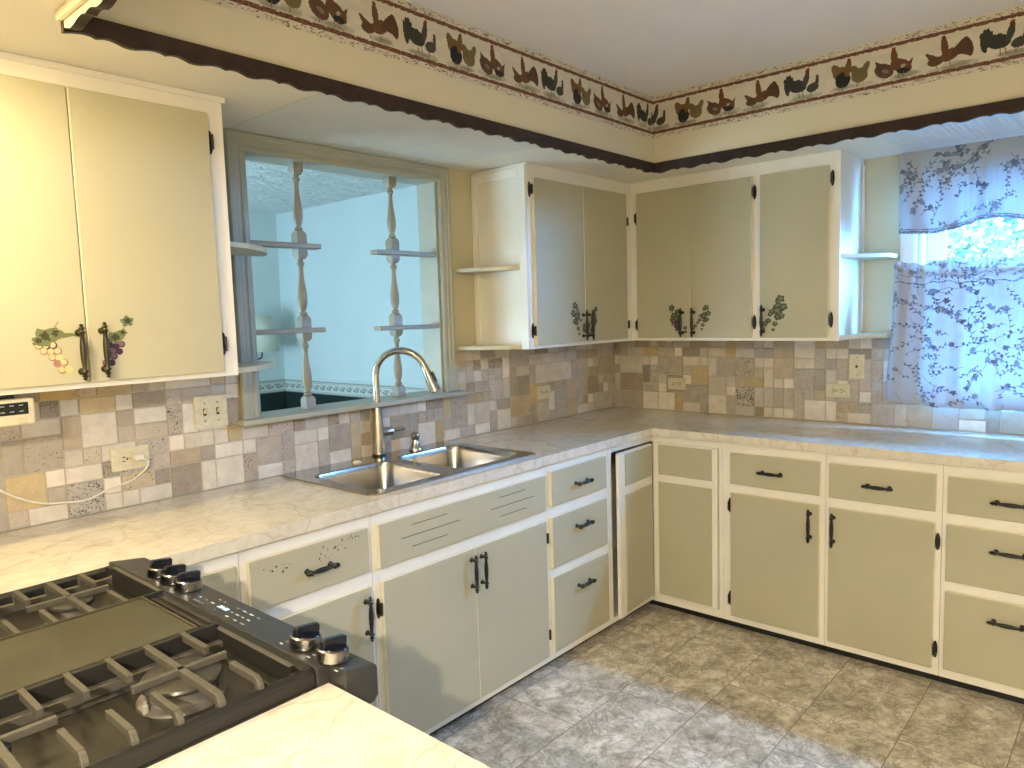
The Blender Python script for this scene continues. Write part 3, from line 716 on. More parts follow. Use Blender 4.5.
def backsplash(W, s0, s1, x0, blocked, label):
    rr = random.Random(11 if W.k == 'L' else 23)
    sgn = 1 if W.k == 'L' else -1
    i0, i1 = (math.floor((s0 - x0 * sgn) / TU), math.ceil((s1 - x0 * sgn) / TU)) if sgn > 0 else (math.floor((-s1 - x0) / TU), math.ceil((-s0 - x0) / TU))
    occ = {}; tl = []
    for t in TILES[W.k].split():
        a = t.split(','); i, j, w, h = map(int, a[:4]); cells = [(i + p, j + q) for p in range(w) for q in range(h)]
        if any(c in occ or blocked(*c) or not (i0 <= c[0] < i1) for c in cells): continue
        for c in cells: occ[c] = 1
        tl.append((i, j, w, h, a[4]))
    for i in range(i0, i1):
        for j in range(8):
            if (i, j) in occ or blocked(i, j): continue
            for w, h in rr.sample([(2, 2), (2, 1), (1, 2), (1, 1), (2, 2), (3, 2)], 6) + [(1, 1)]:
                cells = [(i + p, j + q) for p in range(w) for q in range(h)]
                if all(c not in occ and c[0] < i1 and c[1] < 8 and not blocked(*c) for c in cells): break
            for c in cells: occ[c] = 1
            tl.append((i, j, w, h, rr.choice('WCCCBBBGGNTTY')))
    mb = MB(); cols = []
    g = .0013; D0, D1 = .0035, .0072
    def quad(p, c): mb.add(p, [(0, 1, 2, 3)]); cols.extend([c] * 4)
    for i, j, w, h, code in tl:
        a, b = (x0 + i * TU + g, x0 + (i + w) * TU - g) if sgn > 0 else (-(x0 + (i + w) * TU) + g, -(x0 + i * TU) - g)
        a, b = max(a, s0), min(b, s1)
        if b - a < .006: continue
        z0, z1 = ZC + .0006 + j * TU * .9945 + g, ZC + (j + h) * TU * .9945 - g
        (r_, g_, b_), pit = PAL[code]; k = rr.uniform(.88, 1.1); wv = rr.uniform(-.02, .02)
        c = (min(.9, r_ * k + wv), min(.9, g_ * k), max(.02, b_ * k - wv), pit * rr.uniform(.6, 1.25))
        dj = rr.uniform(-.0006, .0006); e = .0016
        f = [W.p(a + e, D1 + dj, z0 + e), W.p(b - e, D1 + dj, z0 + e), W.p(b - e, D1 + dj, z1 - e), W.p(a + e, D1 + dj, z1 - e)]
        k_ = [W.p(a, D0, z0), W.p(b, D0, z0), W.p(b, D0, z1), W.p(a, D0, z1)]
        quad(f, c)
        for q in range(4): quad([k_[q], k_[(q + 1) % 4], f[(q + 1) % 4], f[q]], c)
    nt = len(mb.f)
    for (a, b, z0, z1) in ([(s0, OX0 - .07, ZC, ZU), (OX0 - .07, OX1 + .07, ZC, 1.12), (OX1 + .07, s1, ZC, ZU)] if W.k == 'L' else [(s0, 1.56, ZC, ZU), (1.56, s1, ZC, 1.07)]):
        W.box(mb, a, b, .0006, D0 + .0006, z0 + .0006, z1 - .0006, 1)
    o = mb.build('tile_backsplash', [M_TILE, M_GROUT])
    at = o.data.color_attributes.new('Col', 'FLOAT_COLOR', 'CORNER')
    arr = np.ones((len(o.data.loops), 4), np.float32); arr[:len(cols)] = np.array(cols, np.float32)
    at.data.foreach_set('color', arr.ravel())
    return tag(o, label, 'backsplash')
backsplash(L, -4.1, -.0085, -2.9, lambda i, j: j >= 4 and OX0 - .075 < -2.9 + (i + .5) * TU < OX1 + .075, 'mixed travertine tile backsplash along the sink wall')
backsplash(R, .0085, 2.40, -.196, lambda i, j: j >= 3 and -(-.196 + (i + .5) * TU) > 1.58, 'mixed travertine tile backsplash under the window-wall cabinets')

# ------------------------------------------------------------------ raster painting onto fine meshes
class Raster:
    def __init__(s, w, h, res, bg):
        s.w, s.h, s.res = w, h, res; s.nx, s.ny = int(round(w / res)), int(round(h / res))
        s.a = np.empty((s.ny, s.nx, 3)); s.a[:] = bg
        s.X, s.Y = np.meshgrid((np.arange(s.nx) + .5) * w / s.nx, (np.arange(s.ny) + .5) * h / s.ny)
    def win(s, x0, x1, y0, y1):
        i0, i1 = max(0, int(x0 / s.w * s.nx) - 1), min(s.nx, int(x1 / s.w * s.nx) + 2)
        j0, j1 = max(0, int(y0 / s.h * s.ny) - 1), min(s.ny, int(y1 / s.h * s.ny) + 2)
        return (slice(j0, j1), slice(i0, i1)) if i1 > i0 and j1 > j0 else None
    def put(s, sl, m, c, al=1):
        v = s.a[sl]; v[m] = v[m] * (1 - al) + np.array(c) * al
    def ell(s, cx, cy, rx, ry, rot, c, al=1):
        r = max(rx, ry); sl = s.win(cx - r, cx + r, cy - r, cy + r)
        if not sl: return
        dx, dy = s.X[sl] - cx, s.Y[sl] - cy; ca, sa = math.cos(rot), math.sin(rot)
        u, v = dx * ca + dy * sa, -dx * sa + dy * ca
        s.put(sl, (u / rx) ** 2 + (v / ry) ** 2 < 1, c, al)
    def leaf(s, x, y, ln, wd, rot, c):
        cx, cy = x + ln / 2 * math.cos(rot), y + ln / 2 * math.sin(rot)
        sl = s.win(cx - ln, cx + ln, cy - ln, cy + ln)
        if not sl: return
        dx, dy = s.X[sl] - x, s.Y[sl] - y; ca, sa = math.cos(rot), math.sin(rot); u, v = (dx * ca + dy * sa) / ln, (-dx * sa + dy * ca) / wd
        s.put(sl, (u > 0) & (u < 1) & (np.abs(v) < .5 * np.sin(PI * np.clip(u, 0, 1) ** .8)), c)
    def poly(s, pts, c, al=1):
        p = np.array(pts); sl = s.win(p[:, 0].min(), p[:, 0].max(), p[:, 1].min(), p[:, 1].max())
        if not sl: return
        X, Y = s.X[sl], s.Y[sl]; ins = np.zeros(X.shape, bool); k = len(p)
        for i in range(k):
            (xa, ya), (xb, yb) = p[i], p[i - 1]
            ins ^= ((ya > Y) != (yb > Y)) & (X < (xb - xa) * (Y - ya) / (yb - ya + 1e-12) + xa)
        s.put(sl, ins, c, al)
    def line(s, pts, w, c, al=1):
        for a, b in zip(pts, pts[1:]):
            sl = s.win(min(a[0], b[0]) - w, max(a[0], b[0]) + w, min(a[1], b[1]) - w, max(a[1], b[1]) + w)
            if not sl: continue
            dx, dy = b[0] - a[0], b[1] - a[1]; L2 = dx * dx + dy * dy + 1e-12
            t = np.clip(((s.X[sl] - a[0]) * dx + (s.Y[sl] - a[1]) * dy) / L2, 0, 1)
            s.put(sl, (s.X[sl] - a[0] - t * dx) ** 2 + (s.Y[sl] - a[1] - t * dy) ** 2 < (w / 2) ** 2, c, al)
    def mesh(s, name, mat, fn, parent=None, smooth=True, keep=None):
        gx, gy = np.meshgrid(np.linspace(0, s.w, s.nx + 1), np.linspace(0, s.h, s.ny + 1))
        P = fn(gx, gy).reshape(-1, 3)
        j, i = np.meshgrid(np.arange(s.ny), np.arange(s.nx), indexing='ij'); a = (j * (s.nx + 1) + i)
        q = np.stack([a, a + 1, a + s.nx + 2, a + s.nx + 1], -1).reshape(-1, 4); col = s.a.reshape(-1, 3)
        if keep is not None: k = keep(s.X, s.Y).ravel(); q = q[k]; col = col[k]
        base = V((P[:, 0].min() + P[:, 0].max()) / 2, (P[:, 1].min() + P[:, 1].max()) / 2, P[:, 2].min())
        if parent: base = ORG[parent.name]
        me = bpy.data.meshes.new(name); me.vertices.add(len(P)); me.vertices.foreach_set('co', (P - base).astype(np.float32).ravel())
        me.loops.add(q.size); me.loops.foreach_set('vertex_index', q.astype(np.int32).ravel())
        me.polygons.add(len(q)); me.polygons.foreach_set('loop_start', np.arange(0, q.size, 4, dtype=np.int32))
        me.update(calc_edges=True); me.validate()
        at = me.color_attributes.new('Col', 'FLOAT_COLOR', 'CORNER')
        c4 = np.ones((len(q), 4, 4), np.float32); c4[:, :, :3] = col[:, None, :]
        at.data.foreach_set('color', c4.ravel())
        if smooth: me.polygons.foreach_set('use_smooth', np.ones(len(q), bool))
        me.materials.append(mat)
        o = bpy.data.objects.new(name, me); COL.objects.link(o)
        if parent: o.parent = parent; ORG[o.name] = base
        else: o.location = base; ORG[o.name] = base
        return o

# ------------------------------------------------------------------ rooster border on the soffit faces
BZ0, BZ1 = 2.254, ZT - .001
def rooster_band(Ln, res, first, start, seed):
    """motifs run to the right from `start` at a pitch of .167; first = index of the first motif"""
    H = BZ1 - BZ0; r = Raster(Ln, H, res, (.62, .57, .46)); rr = random.Random(seed)
    n2 = rng.random((12, max(4, int(Ln * 25)))); yy = (r.Y / H * 11).astype(int); xx = np.clip((r.X * 25).astype(int), 0, n2.shape[1] - 1)
    r.a *= (.93 + .10 * n2[yy, xx])[..., None]
    y0, y1 = 2.281 - BZ0, 2.414 - BZ0
    RED, DK = (.125, .052, .032), (.085, .048, .032)
    x = start; k = first
    while x > -.1: x -= .167; k -= 1
    while x < Ln + .1:
        m = k % 4; b = y0 + .016
        def E(u, v, a, c, rot, col, al=1): r.ell(x + u * 1.14, b + v * 1.06, a * 1.15, c * 1.12, rot, tuple(q_ * .8 for q_ in col) if al == 1 else col, al)
        for q in range(5): E(rr.uniform(-.03, .05), rr.uniform(-.004, .006), rr.uniform(.018, .04), rr.uniform(.005, .011), 0, (.20, .19, .14), .35)
        if m == 0:      # dark rooster with sickle tail, small hen in front
            c = (.050, .052, .045); c2 = (.075, .070, .058)
            for q in range(7): E(-.052 + .005 * q, .058 + .012 * math.sin(q), .020, .007, 1.9 - .22 * q, c)
            E(-.05, .045, .009, .028, .15, c); E(-.012, .042, .030, .021, -.15, c); E(.016, .062, .010, .026, -.25, c2); E(.020, .088, .007, .008, 0, (.16, .05, .03)); E(.022, .096, .006, .004, 0, (.28, .05, .03))
            r.line([(x - .010, b + .024), (x - .008, b)], .003, (.16, .12, .06)); r.line([(x + .004, b + .024), (x + .008, b + .002)], .003, (.16, .12, .06))
            E(.038, .028, .020, .015, .2, c2); E(.052, .045, .006, .020, -.1, c2); E(.053, .064, .005, .005, 0, (.2, .06, .04)); r.line([(x + .036, b + .014), (x + .036, b - .003)], .0025, (.16, .12, .06))
        elif m == 1:    # gold-necked rooster with black breast, tan hen behind
            E(.042, .035, .026, .024, -.3, (.21, .16, .075)); E(.060, .055, .010, .022, -.5, (.20, .15, .07)); E(.028, .052, .012, .020, .5, (.19, .14, .07))
            E(-.028, .060, .014, .030, .5, (.20, .115, .045)); E(-.018, .055, .024, .020, .3, (.20, .12, .05)); E(-.010, .030, .024, .026, 0, (.028, .030, .032)); E(.006, .066, .011, .026, -.15, (.22, .115, .04)); E(.009, .092, .006, .008, 0, (.22, .05, .03))
            r.line([(x - .012, b + .010), (x - .014, b - .004)], .003, (.15, .11, .05)); r.line([(x + .042, b + .014), (x + .040, b - .002)], .003, (.15, .11, .05))
        elif m == 2:    # two red-brown hens
            E(-.030, .030, .030, .022, -.5, (.14, .075, .05)); r.poly([(x - .066, b + .072), (x - .050, b + .016), (x - .010, b + .040)], (.10, .055, .036)); E(-.026, .028, .012, .006, -.4, (.26, .19, .14))
            E(.020, .036, .034, .020, -.55, (.16, .075, .04)); E(.000, .066, .010, .030, .12, (.18, .075, .035)); E(-.002, .096, .006, .006, 0, (.25, .05, .03)); E(.030, .030, .012, .008, -.5, (.45, .38, .28)); r.poly([(x + .030, b + .030), (x + .062, b + .060), (x + .056, b + .034), (x + .040, b + .016)], (.13, .06, .035))
            E(.026, .018, .018, .009, -.1, (.03, .03, .03))
            for u in (-.036, .014, .03): r.line([(x + u, b + .016), (x + u + .002, b - .003)], .0025, (.16, .11, .05))
        else:           # hen and rooster with upright tail on the right
            r.poly([(x - .068, b + .056), (x - .060, b + .058), (x - .014, b + .032), (x - .026, b + .012), (x - .044, b + .016)], (.12, .065, .04)); E(-.030, .024, .022, .014, .1, (.13, .07, .04))
            E(.008, .036, .026, .018, .35, (.17, .085, .04)); E(-.006, .064, .010, .030, .12, (.17, .075, .035)); E(-.009, .094, .006, .006, 0, (.25, .05, .03))
            for q in range(6): E(.030 + .006 * q, .050 + .005 * q - .0012 * q * q, .010, .026, -.65 + .16 * q, (.12, .06, .035))
            E(.060, .052, .006, .022, .25, (.11, .055, .03))
            for u in (-.030, .010): r.line([(x + u, b + .014), (x + u + .002, b - .003)], .0025, (.16, .11, .05))
        x += .167; k += 1
    for yc, sg in ((y0, -1), (y1, 1)):
        w = .0120 + .0020 * np.sin(r.X * 190) * np.sin(r.X * 67)
        r.a[np.abs(r.Y - yc) < w / 2] = RED
        sl = (np.abs(r.Y - yc) < w / 2) & (rng.random(r.X.shape) < .25); r.a[sl] = (.26, .13, .08)
        for q in range(int(Ln * 190)):       # crackled fringe outside the stripe
            cx = rr.uniform(0, Ln); cy = yc + sg * rr.uniform(.006, .024)
            r.line([(cx, cy), (cx + rr.uniform(-.006, .008), cy + rr.uniform(-.003, .003)), (cx + rr.uniform(-.01, .014), cy + rr.uniform(-.004, .004))], .0018, rr.choice([RED, DK, (.25, .14, .09)]), .75)
    return r
e = .0012
r = rooster_band(2.387, .0026, 0, 3.052 - 2.068, 3)
tag(r.mesh('wallpaper_border', M_PAPER, lambda x, y: np.stack([-3.0515 + x, np.full_like(x, -SO - e), BZ0 + y], -1)), 'wallpaper border of rooster pairs on the soffit above the sink', 'wallpaper border', 'rooster borders')
r = rooster_band(2.0, .0026, 1, .83 - SO, 4)
tag(r.mesh('wallpaper_border', M_PAPER, lambda x, y: np.stack([np.full_like(x, -SO - e), -SO - e - x, BZ0 + y], -1)), 'wallpaper border of rooster pairs on the soffit above the window-wall cabinets', 'wallpaper border', 'rooster borders')

# ------------------------------------------------------------------ scalloped brown trim under the soffit
def scallop(p0, p1, n_out, phase, flip, name_lab, back, top=ZS + .003, th=.014):
    p0, p1, n = np.array(p0, float), np.array(p1, float), np.array(n_out, float)
    Ln = np.linalg.norm(p1 - p0); d = (p1 - p0) / Ln; k = int(Ln / .006); per = .1475
    mb = MB()
    for i in range(k + 1):
        t = Ln * i / k; ph = ((t + phase) / per) % 1
        z = 2.1005 + float(np.interp(ph, [0, .05, .12, .2, .3, .38, .47, .56, .66, .76, .84, .92, .97, 1], [0, .003, .0046, .0046, .001, -.003, -.0036, -.0026, .0012, .004, .005, .0042, .002, 0]))
        b = p0 + d * t
        mb.v += [tuple(b + UP * z + n * th), tuple(b + UP * top + n * th), tuple(b + UP * top), tuple(b + UP * z)]
    for i in range(k):
        a, c = 4 * i, 4 * (i + 1)
        for j in range(4):
            mb.f.append((a + j, c + j, c + (j + 1) % 4, a + (j + 1) % 4)); mb.m.append(1 if (j == 2 and back) else 0)
    mb.f.append((0, 1, 2, 3)); mb.f.append(tuple(4 * k + j for j in (3, 2, 1, 0))); mb.m += [0, 0]
    o = mb.build('scalloped_trim', [M_BROWN, M_CREAM], recalc=True)
    return tag(o, name_lab, 'trim', 'scalloped trim boards')
tr = .0014
scallop((-3.084, -SO - tr, 0), (-SO, -SO - tr, 0), (0, -1, 0), .1475 * 2 - (3.084 - 3.016), False, 'dark brown scalloped trim board along the soffit over the sink', True)
scallop((-SO - tr, -SO - .015, 0), (-SO - tr, -2.9, 0), (-1, 0, 0), .1475 * 7 - (1.526 - SO - .015), True, 'dark brown scalloped trim board along the soffit over the window wall', True)
scallop((-3.083, -SO - .0162, 0), (-3.083, -2.9, 0), (1, 0, 0), .03, True, 'scalloped trim board at the top left, seen from its cream-painted back', True, ZS - .0008, .022)
bk = bx(-3.094, -3.0835, -2.9, -SO - .003, 2.119, ZS - .0008).build('trim_1', M_CREAM, bevel=.003); struct(bk)

# light diffusers let into the soffit underside
tag(bx(-2.375, -1.362, -.625, -.004, ZS - .0022, ZS - .0004).build('light_diffuser', M_DIFF), 'white pebbled light panel in the soffit above the sink', 'light panel')
tag(bx(-.60, -.004, -2.75, -1.572, ZS - .004, ZS - .0004).build('light_diffuser', M_RIB), 'white ribbed light panel in the soffit above the window', 'light panel')

# ------------------------------------------------------------------ pass-through: casing, stool, spindles, shelves
cs = thing('window_1', None, None, (-1.856, 0, 1.12)); struct(cs)
def casing_bars(mb, W, s0, s1, z0, z1, w, legs=True, d=.0):
    def bar(pts_in, pts_out):  # strip from inner edge to outer edge with stepped profile
        pass
    prof = [(0, .012), (.006, .017), (.016, .017), (.020, .013), (.028, .013), (.032, .018), (.046, .018), (.050, .022), (w - .004, .022), (w, .016)]
    for (a0, b0, a1, b1, da0, db0, da1, db1) in [
        (s0, z0, s0, z1, -1, 0, -1, 1), (s1, z0, s1, z1, 1, 0, 1, 1), (s0, z1, s1, z1, -1, 1, 1, 1)]:
        r0 = [W.p(a0 + da0 * t, d + .001, b0 + db0 * t) for t in (0, w)]; rings = []
        for (a, b, da, db) in ((a0, b0, da0, db0), (a1, b1, da1, db1)):
            rings.append([W.p(a, .001, b)] + [W.p(a + da * t, h, b + db * t) for t, h in prof] + [W.p(a + da * w, .001, b + db * w)])
        mb.loft(rings)
    return mb
casing_bars(MB(), L, OX0, OX1, 1.141, OZ1 - .012, .066).build('casing', M_SAGETRIM, cs, recalc=True)
mb = MB(); mb.box(OX0 - .0, OX0 + .012, .0, WT, 1.1405, OZ1).box(OX1 - .012, OX1, .0, WT, 1.1405, OZ1).box(OX0 + .012, OX1 - .012, 0, WT, OZ1 - .012, OZ1)
mb.build('jamb', M_SAGETRIM, cs)
mb = MB(); mb.box(OX0 - .088, OX1 + .088, -.062, -.0076, 1.1205, 1.1405).box(OX0 + .001, OX1 - .001, -.0076, WT + .012, 1.1205, 1.1405); mb.build('sill', M_SAGETRIM, cs, bevel=.004)
def spindle(x, y, label):
    mb = MB()
    def sq(z, h): return [(x - h, y - h, z), (x + h, y - h, z), (x + h, y + h, z), (x - h, y + h, z)]
    for prof in ([(1.1408, .0205), (1.178, .0205), (1.190, .014)], [(1.402, .014), (1.416, .0205), (1.486, .0205), (1.500, .014)], [(1.715, .014), (1.729, .0205), (1.806, .0205), (1.820, .014)], [(2.030, .014), (2.043, .0205), (OZ1 - .0125, .0205)]):
        mb.loft([sq(z, h) for z, h in prof])
    for z0, z1 in ((1.190, 1.402), (1.500, 1.715), (1.820, 2.030)):
        h = z1 - z0
        pr = [(0, .013), (.02, .019), (.05, .019), (.07, .013), (.10, .0125), (.13, .016), (.18, .0195), (.26, .0225), (.36, .0225), (.48, .0185), (.62, .0135), (.76, .0110), (.86, .0115), (.89, .0165), (.93, .0175), (.955, .013), (1, .013)]
        mb.lathe([(z0 + t * h, r * .82) for t, r in pr], (x, y, 0), UP, 20)
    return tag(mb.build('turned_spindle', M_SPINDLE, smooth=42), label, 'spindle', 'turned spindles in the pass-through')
SPY = .046
spindle(-2.077, SPY, 'left turned spindle standing on the pass-through sill, left of the faucet')
spindle(-1.622, SPY, 'right turned spindle standing on the pass-through sill, seen through the faucet arch')
for a, b, z, lb in ((OX0 + .0125, -2.006, 1.762, 'upper sage shelf across the left spindle of the pass-through'), (OX0 + .0125, -2.006, 1.443, 'lower sage shelf across the left spindle of the pass-through'),
                    (-1.735, OX1 - .0125, 1.755, 'upper sage shelf across the right spindle of the pass-through'), (-1.735, OX1 - .0125, 1.438, 'lower sage shelf across the right spindle of the pass-through')):
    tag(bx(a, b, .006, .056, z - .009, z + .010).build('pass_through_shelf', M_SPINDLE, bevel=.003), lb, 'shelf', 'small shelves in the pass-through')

# ------------------------------------------------------------------ outlets and switches
def plate(W, s, z, w, h, kind, label, name, cat, d=.0073, mat=None):
    t = thing(name, label, cat, W.p(s, d, z - h / 2), 'outlet and switch plates')
    mb = MB(); W.box(mb, s - w / 2, s + w / 2, d, d + .0055, z - h / 2, z + h / 2); mb.build('cover_plate', mat or M_PLATE, t, bevel=.003, bseg=3)
    f = d + .0055
    if kind == 'duplex':
        for q in (-1, 1):
            c = s + q * .0195
            MBx = MB().prism([(max(-.0135, min(.0135, p[0])), p[1]) for p in disc((0, 0), .0165, 28)], W.p(c, f, z), W.u, UP, .002)
            o = MBx.build('receptacle', mat or M_PLATE, t)
            m2 = MB()
            for dz in (-.0062, .0062): W.box(m2, c - .006, c + .003, f + .0019, f + .0024, z + dz - .0017, z + dz + .0017)
            m2.prism(disc((0, 0), .0032, 12), W.p(c + .0085, f + .0018, z), W.u, UP, .0006); m2.build('slots', M_SLOT, o)
        MB().lathe([(0, .003), (.0012, .003), (.0016, .0015)], W.p(s, f, z), W.n, 10).build('screw', M_CHROME, t)
    elif kind == 'switch2':
        for q in (-1, 1):
            c = s + q * .023
            m2 = MB(); W.box(m2, c - .0055, c + .0055, f, f + .0008, z - .012, z + .012); o = m2.build('switch_slot', M_SLOT, t)
            m2 = MB(); m2.obox(W.p(c, f + .006, z + .003), W.u, UP * .9 + W.n * .45, W.n, .0042, .009, .0045); m2.build('toggle', mat or M_PLATE, t, bevel=.001)
            for dz in (-.03, .03): MB().lathe([(0, .003), (.0012, .003), (.0016, .0015)], W.p(c, f, z + dz), W.n, 10).build('screw', M_CHROME, t)
    elif kind == 'jack':
        m2 = MB(); m2.prism(disc((0, 0), .006, 16), W.p(s, f, z), W.u, UP, .002); m2.build('jack', M_SLOT, t)
        for dz in (-.042, .042): MB().lathe([(0, .003), (.0012, .003), (.0016, .0015)], W.p(s, f, z + dz), W.n, 10).build('screw', M_CHROME, t)
    return t
plate(L, -2.767, 1.067, .115, .072, 'duplex', 'almond outlet on the sink wall at left with a white cord plugged in', 'wall_outlet', 'outlet')
plate(L, -2.496, 1.183, .116, .112, 'switch2', 'almond double switch plate left of the pass-through', 'light_switch', 'light switch')
plate(L, -.689, 1.068, .111, .069, 'duplex', 'almond outlet on the sink wall under the corner cabinet', 'wall_outlet', 'outlet')
plate(R, .417, 1.067, .110, .064, 'duplex', 'almond outlet on the window wall near the corner', 'wall_outlet', 'outlet')
plate(R, 1.281, 1.068, .114, .066, 'duplex', 'almond outlet on the window wall below the tall jack plate', 'wall_outlet', 'outlet')
plate(R, 1.364, 1.187, .069, .116, 'jack', 'tall almond jack plate under the wall cabinet nearest the window', 'jack_plate', 'wall plate')
# power cord
pc = thing('power_cord', 'thin white power cord looping along the backsplash from the left outlet', 'power cord', (-2.75, -.02, 1.03))
mb = MB(); mb.box(-2.762, -2.733, -.034, -.0155, 1.058, 1.078); mb.build('plug', M_CORD, pc, bevel=.004)
ctrl = [(-2.735, -.030, 1.064), (-2.722, -.030, 1.050), (-2.722, -.022, 1.034), (-2.74, -.016, 1.015), (-2.775, -.014, .996), (-2.85, -.013, .978), (-2.903, -.013, .962), (-2.966, -.013, .967), (-3.026, -.013, .979), (-3.082, -.013, 1.008), (-3.117, -.013, 1.034), (-3.20, -.013, 1.09), (-3.28, -.014, 1.17), (-3.31, -.03, 1.25)]
def catmull(P, n=8):
    P = [np.array(p, float) for p in P]; P = [2 * P[0] - P[1]] + P + [2 * P[-1] - P[-2]]; o = []
    for i in range(1, len(P) - 2):
        for t in np.arange(n) / n:
            o.append(.5 * (2 * P[i] + (P[i + 1] - P[i - 1]) * t + (2 * P[i - 1] - 5 * P[i] + 4 * P[i + 1] - P[i + 2]) * t * t + (3 * P[i] - P[i - 1] - 3 * P[i + 1] + P[i + 2]) * t ** 3))
    return o + [P[-2]]
MB().tube(catmull(ctrl), .0033, 8).build('cord', M_CORD, pc, smooth=60)
# under-cabinet radio
rd = thing('under_cabinet_radio', 'cream under-cabinet radio with black display hanging at the left edge', 'radio', (-3.25, -.18, 1.24))
bx(-3.40, -3.094, -.300, -.04, 1.243, 1.309).build('housing', M_RADIO, rd, bevel=.006, bseg=3)
bx(-3.36, -3.13, -.27, -.07, 1.3095, ZU - .0005).build('mounting_bracket', M_BLACK, rd)
dp = bx(-3.30, -3.109, -.3020, -.2990, 1.270, 1.300).build('display_panel', M_DISPLAY, rd)
mb = MB()
for i in range(5):
    for zz in (1.293, 1.278):
        x = -3.124 - .020 * i; mb.box(x - .005, x + .004, -.3024, -.3019, zz - .0007, zz + .0007)
mb.build('display_print', M_MARK, dp)
bx(-3.134, -3.113, -.3035, -.2995, 1.2485, 1.2605).build('button', M_PLATE, rd, bevel=.001)
bx(-3.20, -3.180, -.3035, -.2995, 1.2485, 1.2605).build('button', M_PLATE, rd, bevel=.001)

# ------------------------------------------------------------------ gas range
rg = thing('gas_range', 'black slide-in gas range with cast-iron grates in the left foreground', 'stove', (-3.36, -1.05, 0))
RX0, RX1, RY0, RY1 = -3.70, -3.068, -.632, -1.462
bx(RX0, -3.078, RY1 + .003, RY0, .09, .905).build('body', M_ENAMEL, rg)
mb = MB()
for a in (-3.62, -3.2):
    for b in (-.70, -1.40): mb.lathe([(0, .02), (.09, .02)], (a, b, 0), UP, 12)
mb.build('feet', M_BLACK, rg)
mb = MB().box(-3.072, -3.012, RY1 + .006, RY0 - .004, .20, .858); od = mb.build('oven_door', M_ENAMEL, rg, bevel=.006)
bx(-3.0125, -3.0105, -1.30, -.80, .36, .70).build('oven_window', M_DISPLAY, od)
mb = MB().tube([(-2.972, -.72, .80), (-2.972, -1.38, .80)], .011, 14)
for b in (-.76, -1.34): mb.tube([(-3.013, b, .80), (-2.972, b, .80)], .008, 10)
mb.build('door_handle', M_FAUCET, od, smooth=40)
bx(-3.072, -3.012, RY1 + .006, RY0 - .004, .09, .192).build('storage_drawer', M_ENAMEL, rg, bevel=.005)
# cooktop tray
mb = MB()
mb.box(RX0, RX1 - .002, RY1 + .001, RY0, .9052, .9152)
mb.box(RX0, RX1 - .002, RY1 + .001, RY1 + .014, .9152, .936).box(RX0, RX1 - .002, RY0 - .030, RY0, .9152, .934)
mb.box(RX1 - .018, RX1 - .002, RY1 + .014, RY0 - .030, .9152, .944).box(RX0, RX0 + .03, RY1 + .014, RY0 - .030, .9152, .944)
# pressed step round each burner well
for ya, yb in ((-.69, -.965), (-1.205, -1.425)):
    y0, y1 = min(ya, yb), max(ya, yb)
    for a, b in ((RX1 - .05, RX1 - .018),):
        mb.box(a, b, y0, y1, .9152, .9195)
mb.m = [0] * 6 + [1] * 24 + [0] * 12
mb.build('cooktop_tray', [M_ENAMEL, M_RAIL_SHADE], rg, bevel=.003)
mb = MB().tube([(RX0, RY1 + .009, .9375), (RX1 - .006, RY1 + .009, .9375)], .0075, 12); mb.build('side_rail', M_BLACK, rg, smooth=40)
# slanted control panel
prof = [(-3.0685, .944), (-2.990, .9335), (-2.983, .928), (-2.983, .880), (-2.992, .870), (-3.0685, .870)]
prof2 = [(-3.046, .9405), (-2.990, .9335), (-2.983, .928), (-2.983, .880), (-2.992, .870), (-3.046, .870)]
mb = MB()
mb.prism([(p[0], p[1]) for p in prof], (0, RY1, 0), V(1, 0, 0), UP, -(RY0 - RY1))
mb.prism([(p[0], p[1]) for p in prof2], (0, RY1, 0), V(1, 0, 0), UP, .042)
cp = mb.build('control_panel', M_PANEL, rg, bevel=.003, recalc=True)
pn = unit(V(.134, 0, 1)); pu = unit(V(1, 0, -.134))
def onp(x, y, h=0): return V(x, y, .944 - (x + 3.0685) * .1338) + pn * h
for y in (-.818, -.883, -.949, -1.374, -1.450):
    o = onp(-3.031, y)
    k = thing_part = MB().lathe([(0, .0245), (.003, .0268), (.019, .0258), (.021, .0235)], o, pn, 30).build('knob', M_SKIRT, rg, smooth=40)
    mb = MB()
    seg = 20   # flat-topped grip: a thick half-moon blade across the knob
    w = [(-.0228, .0212), (.0228, .0212), (.0224, .034), (.0205, .0375), (-.0185, .0375), (-.0222, .0345)]
    mb.prism([(p[0], p[1]) for p in w], o + V(0, .006, 0), pu, pn, .012)
    mb.build('knob_grip', M_KNOB, k, bevel=.0018)
    MB().lathe([(.0205, .0238), (.0225, .0225), (.0225, 0)], o, pn, 24).build('knob_face', M_KNOB, k, smooth=40)
mb = MB(); rr = random.Random(5)
def pm(x, y, w, l, m=0): mb.obox(onp(x, y, .0002), pu, V(0, 1, 0), pn, w / 2, l / 2, .0002, m)
for x, ys in ((-3.050, [-1.02, -1.035, -1.05, -1.10]), (-3.034, [-1.01, -1.035, -1.06, -1.135, -1.155, -1.175, -1.195]), (-3.014, [-1.05, -1.07, -1.12, -1.145, -1.17, -1.195]), (-3.052, [-1.15, -1.18, -1.205])):
    for y in ys: pm(x, y, .0035 if rr.random() < .6 else .0022, rr.choice([.006, .009, .012]), rr.choice([0, 1, 1]))
for y in (-1.335, -1.415, -1.49): pm(-3.052, y, .003, .008); pm(-3.040, y + .002, .003, .006, 1)
for y in (-.755, -.83, -.905): pm(-3.057, y, .002, .008, 1)
mb.build('panel_print', [M_MARK, M_GREYMARK], cp)
mb = MB()
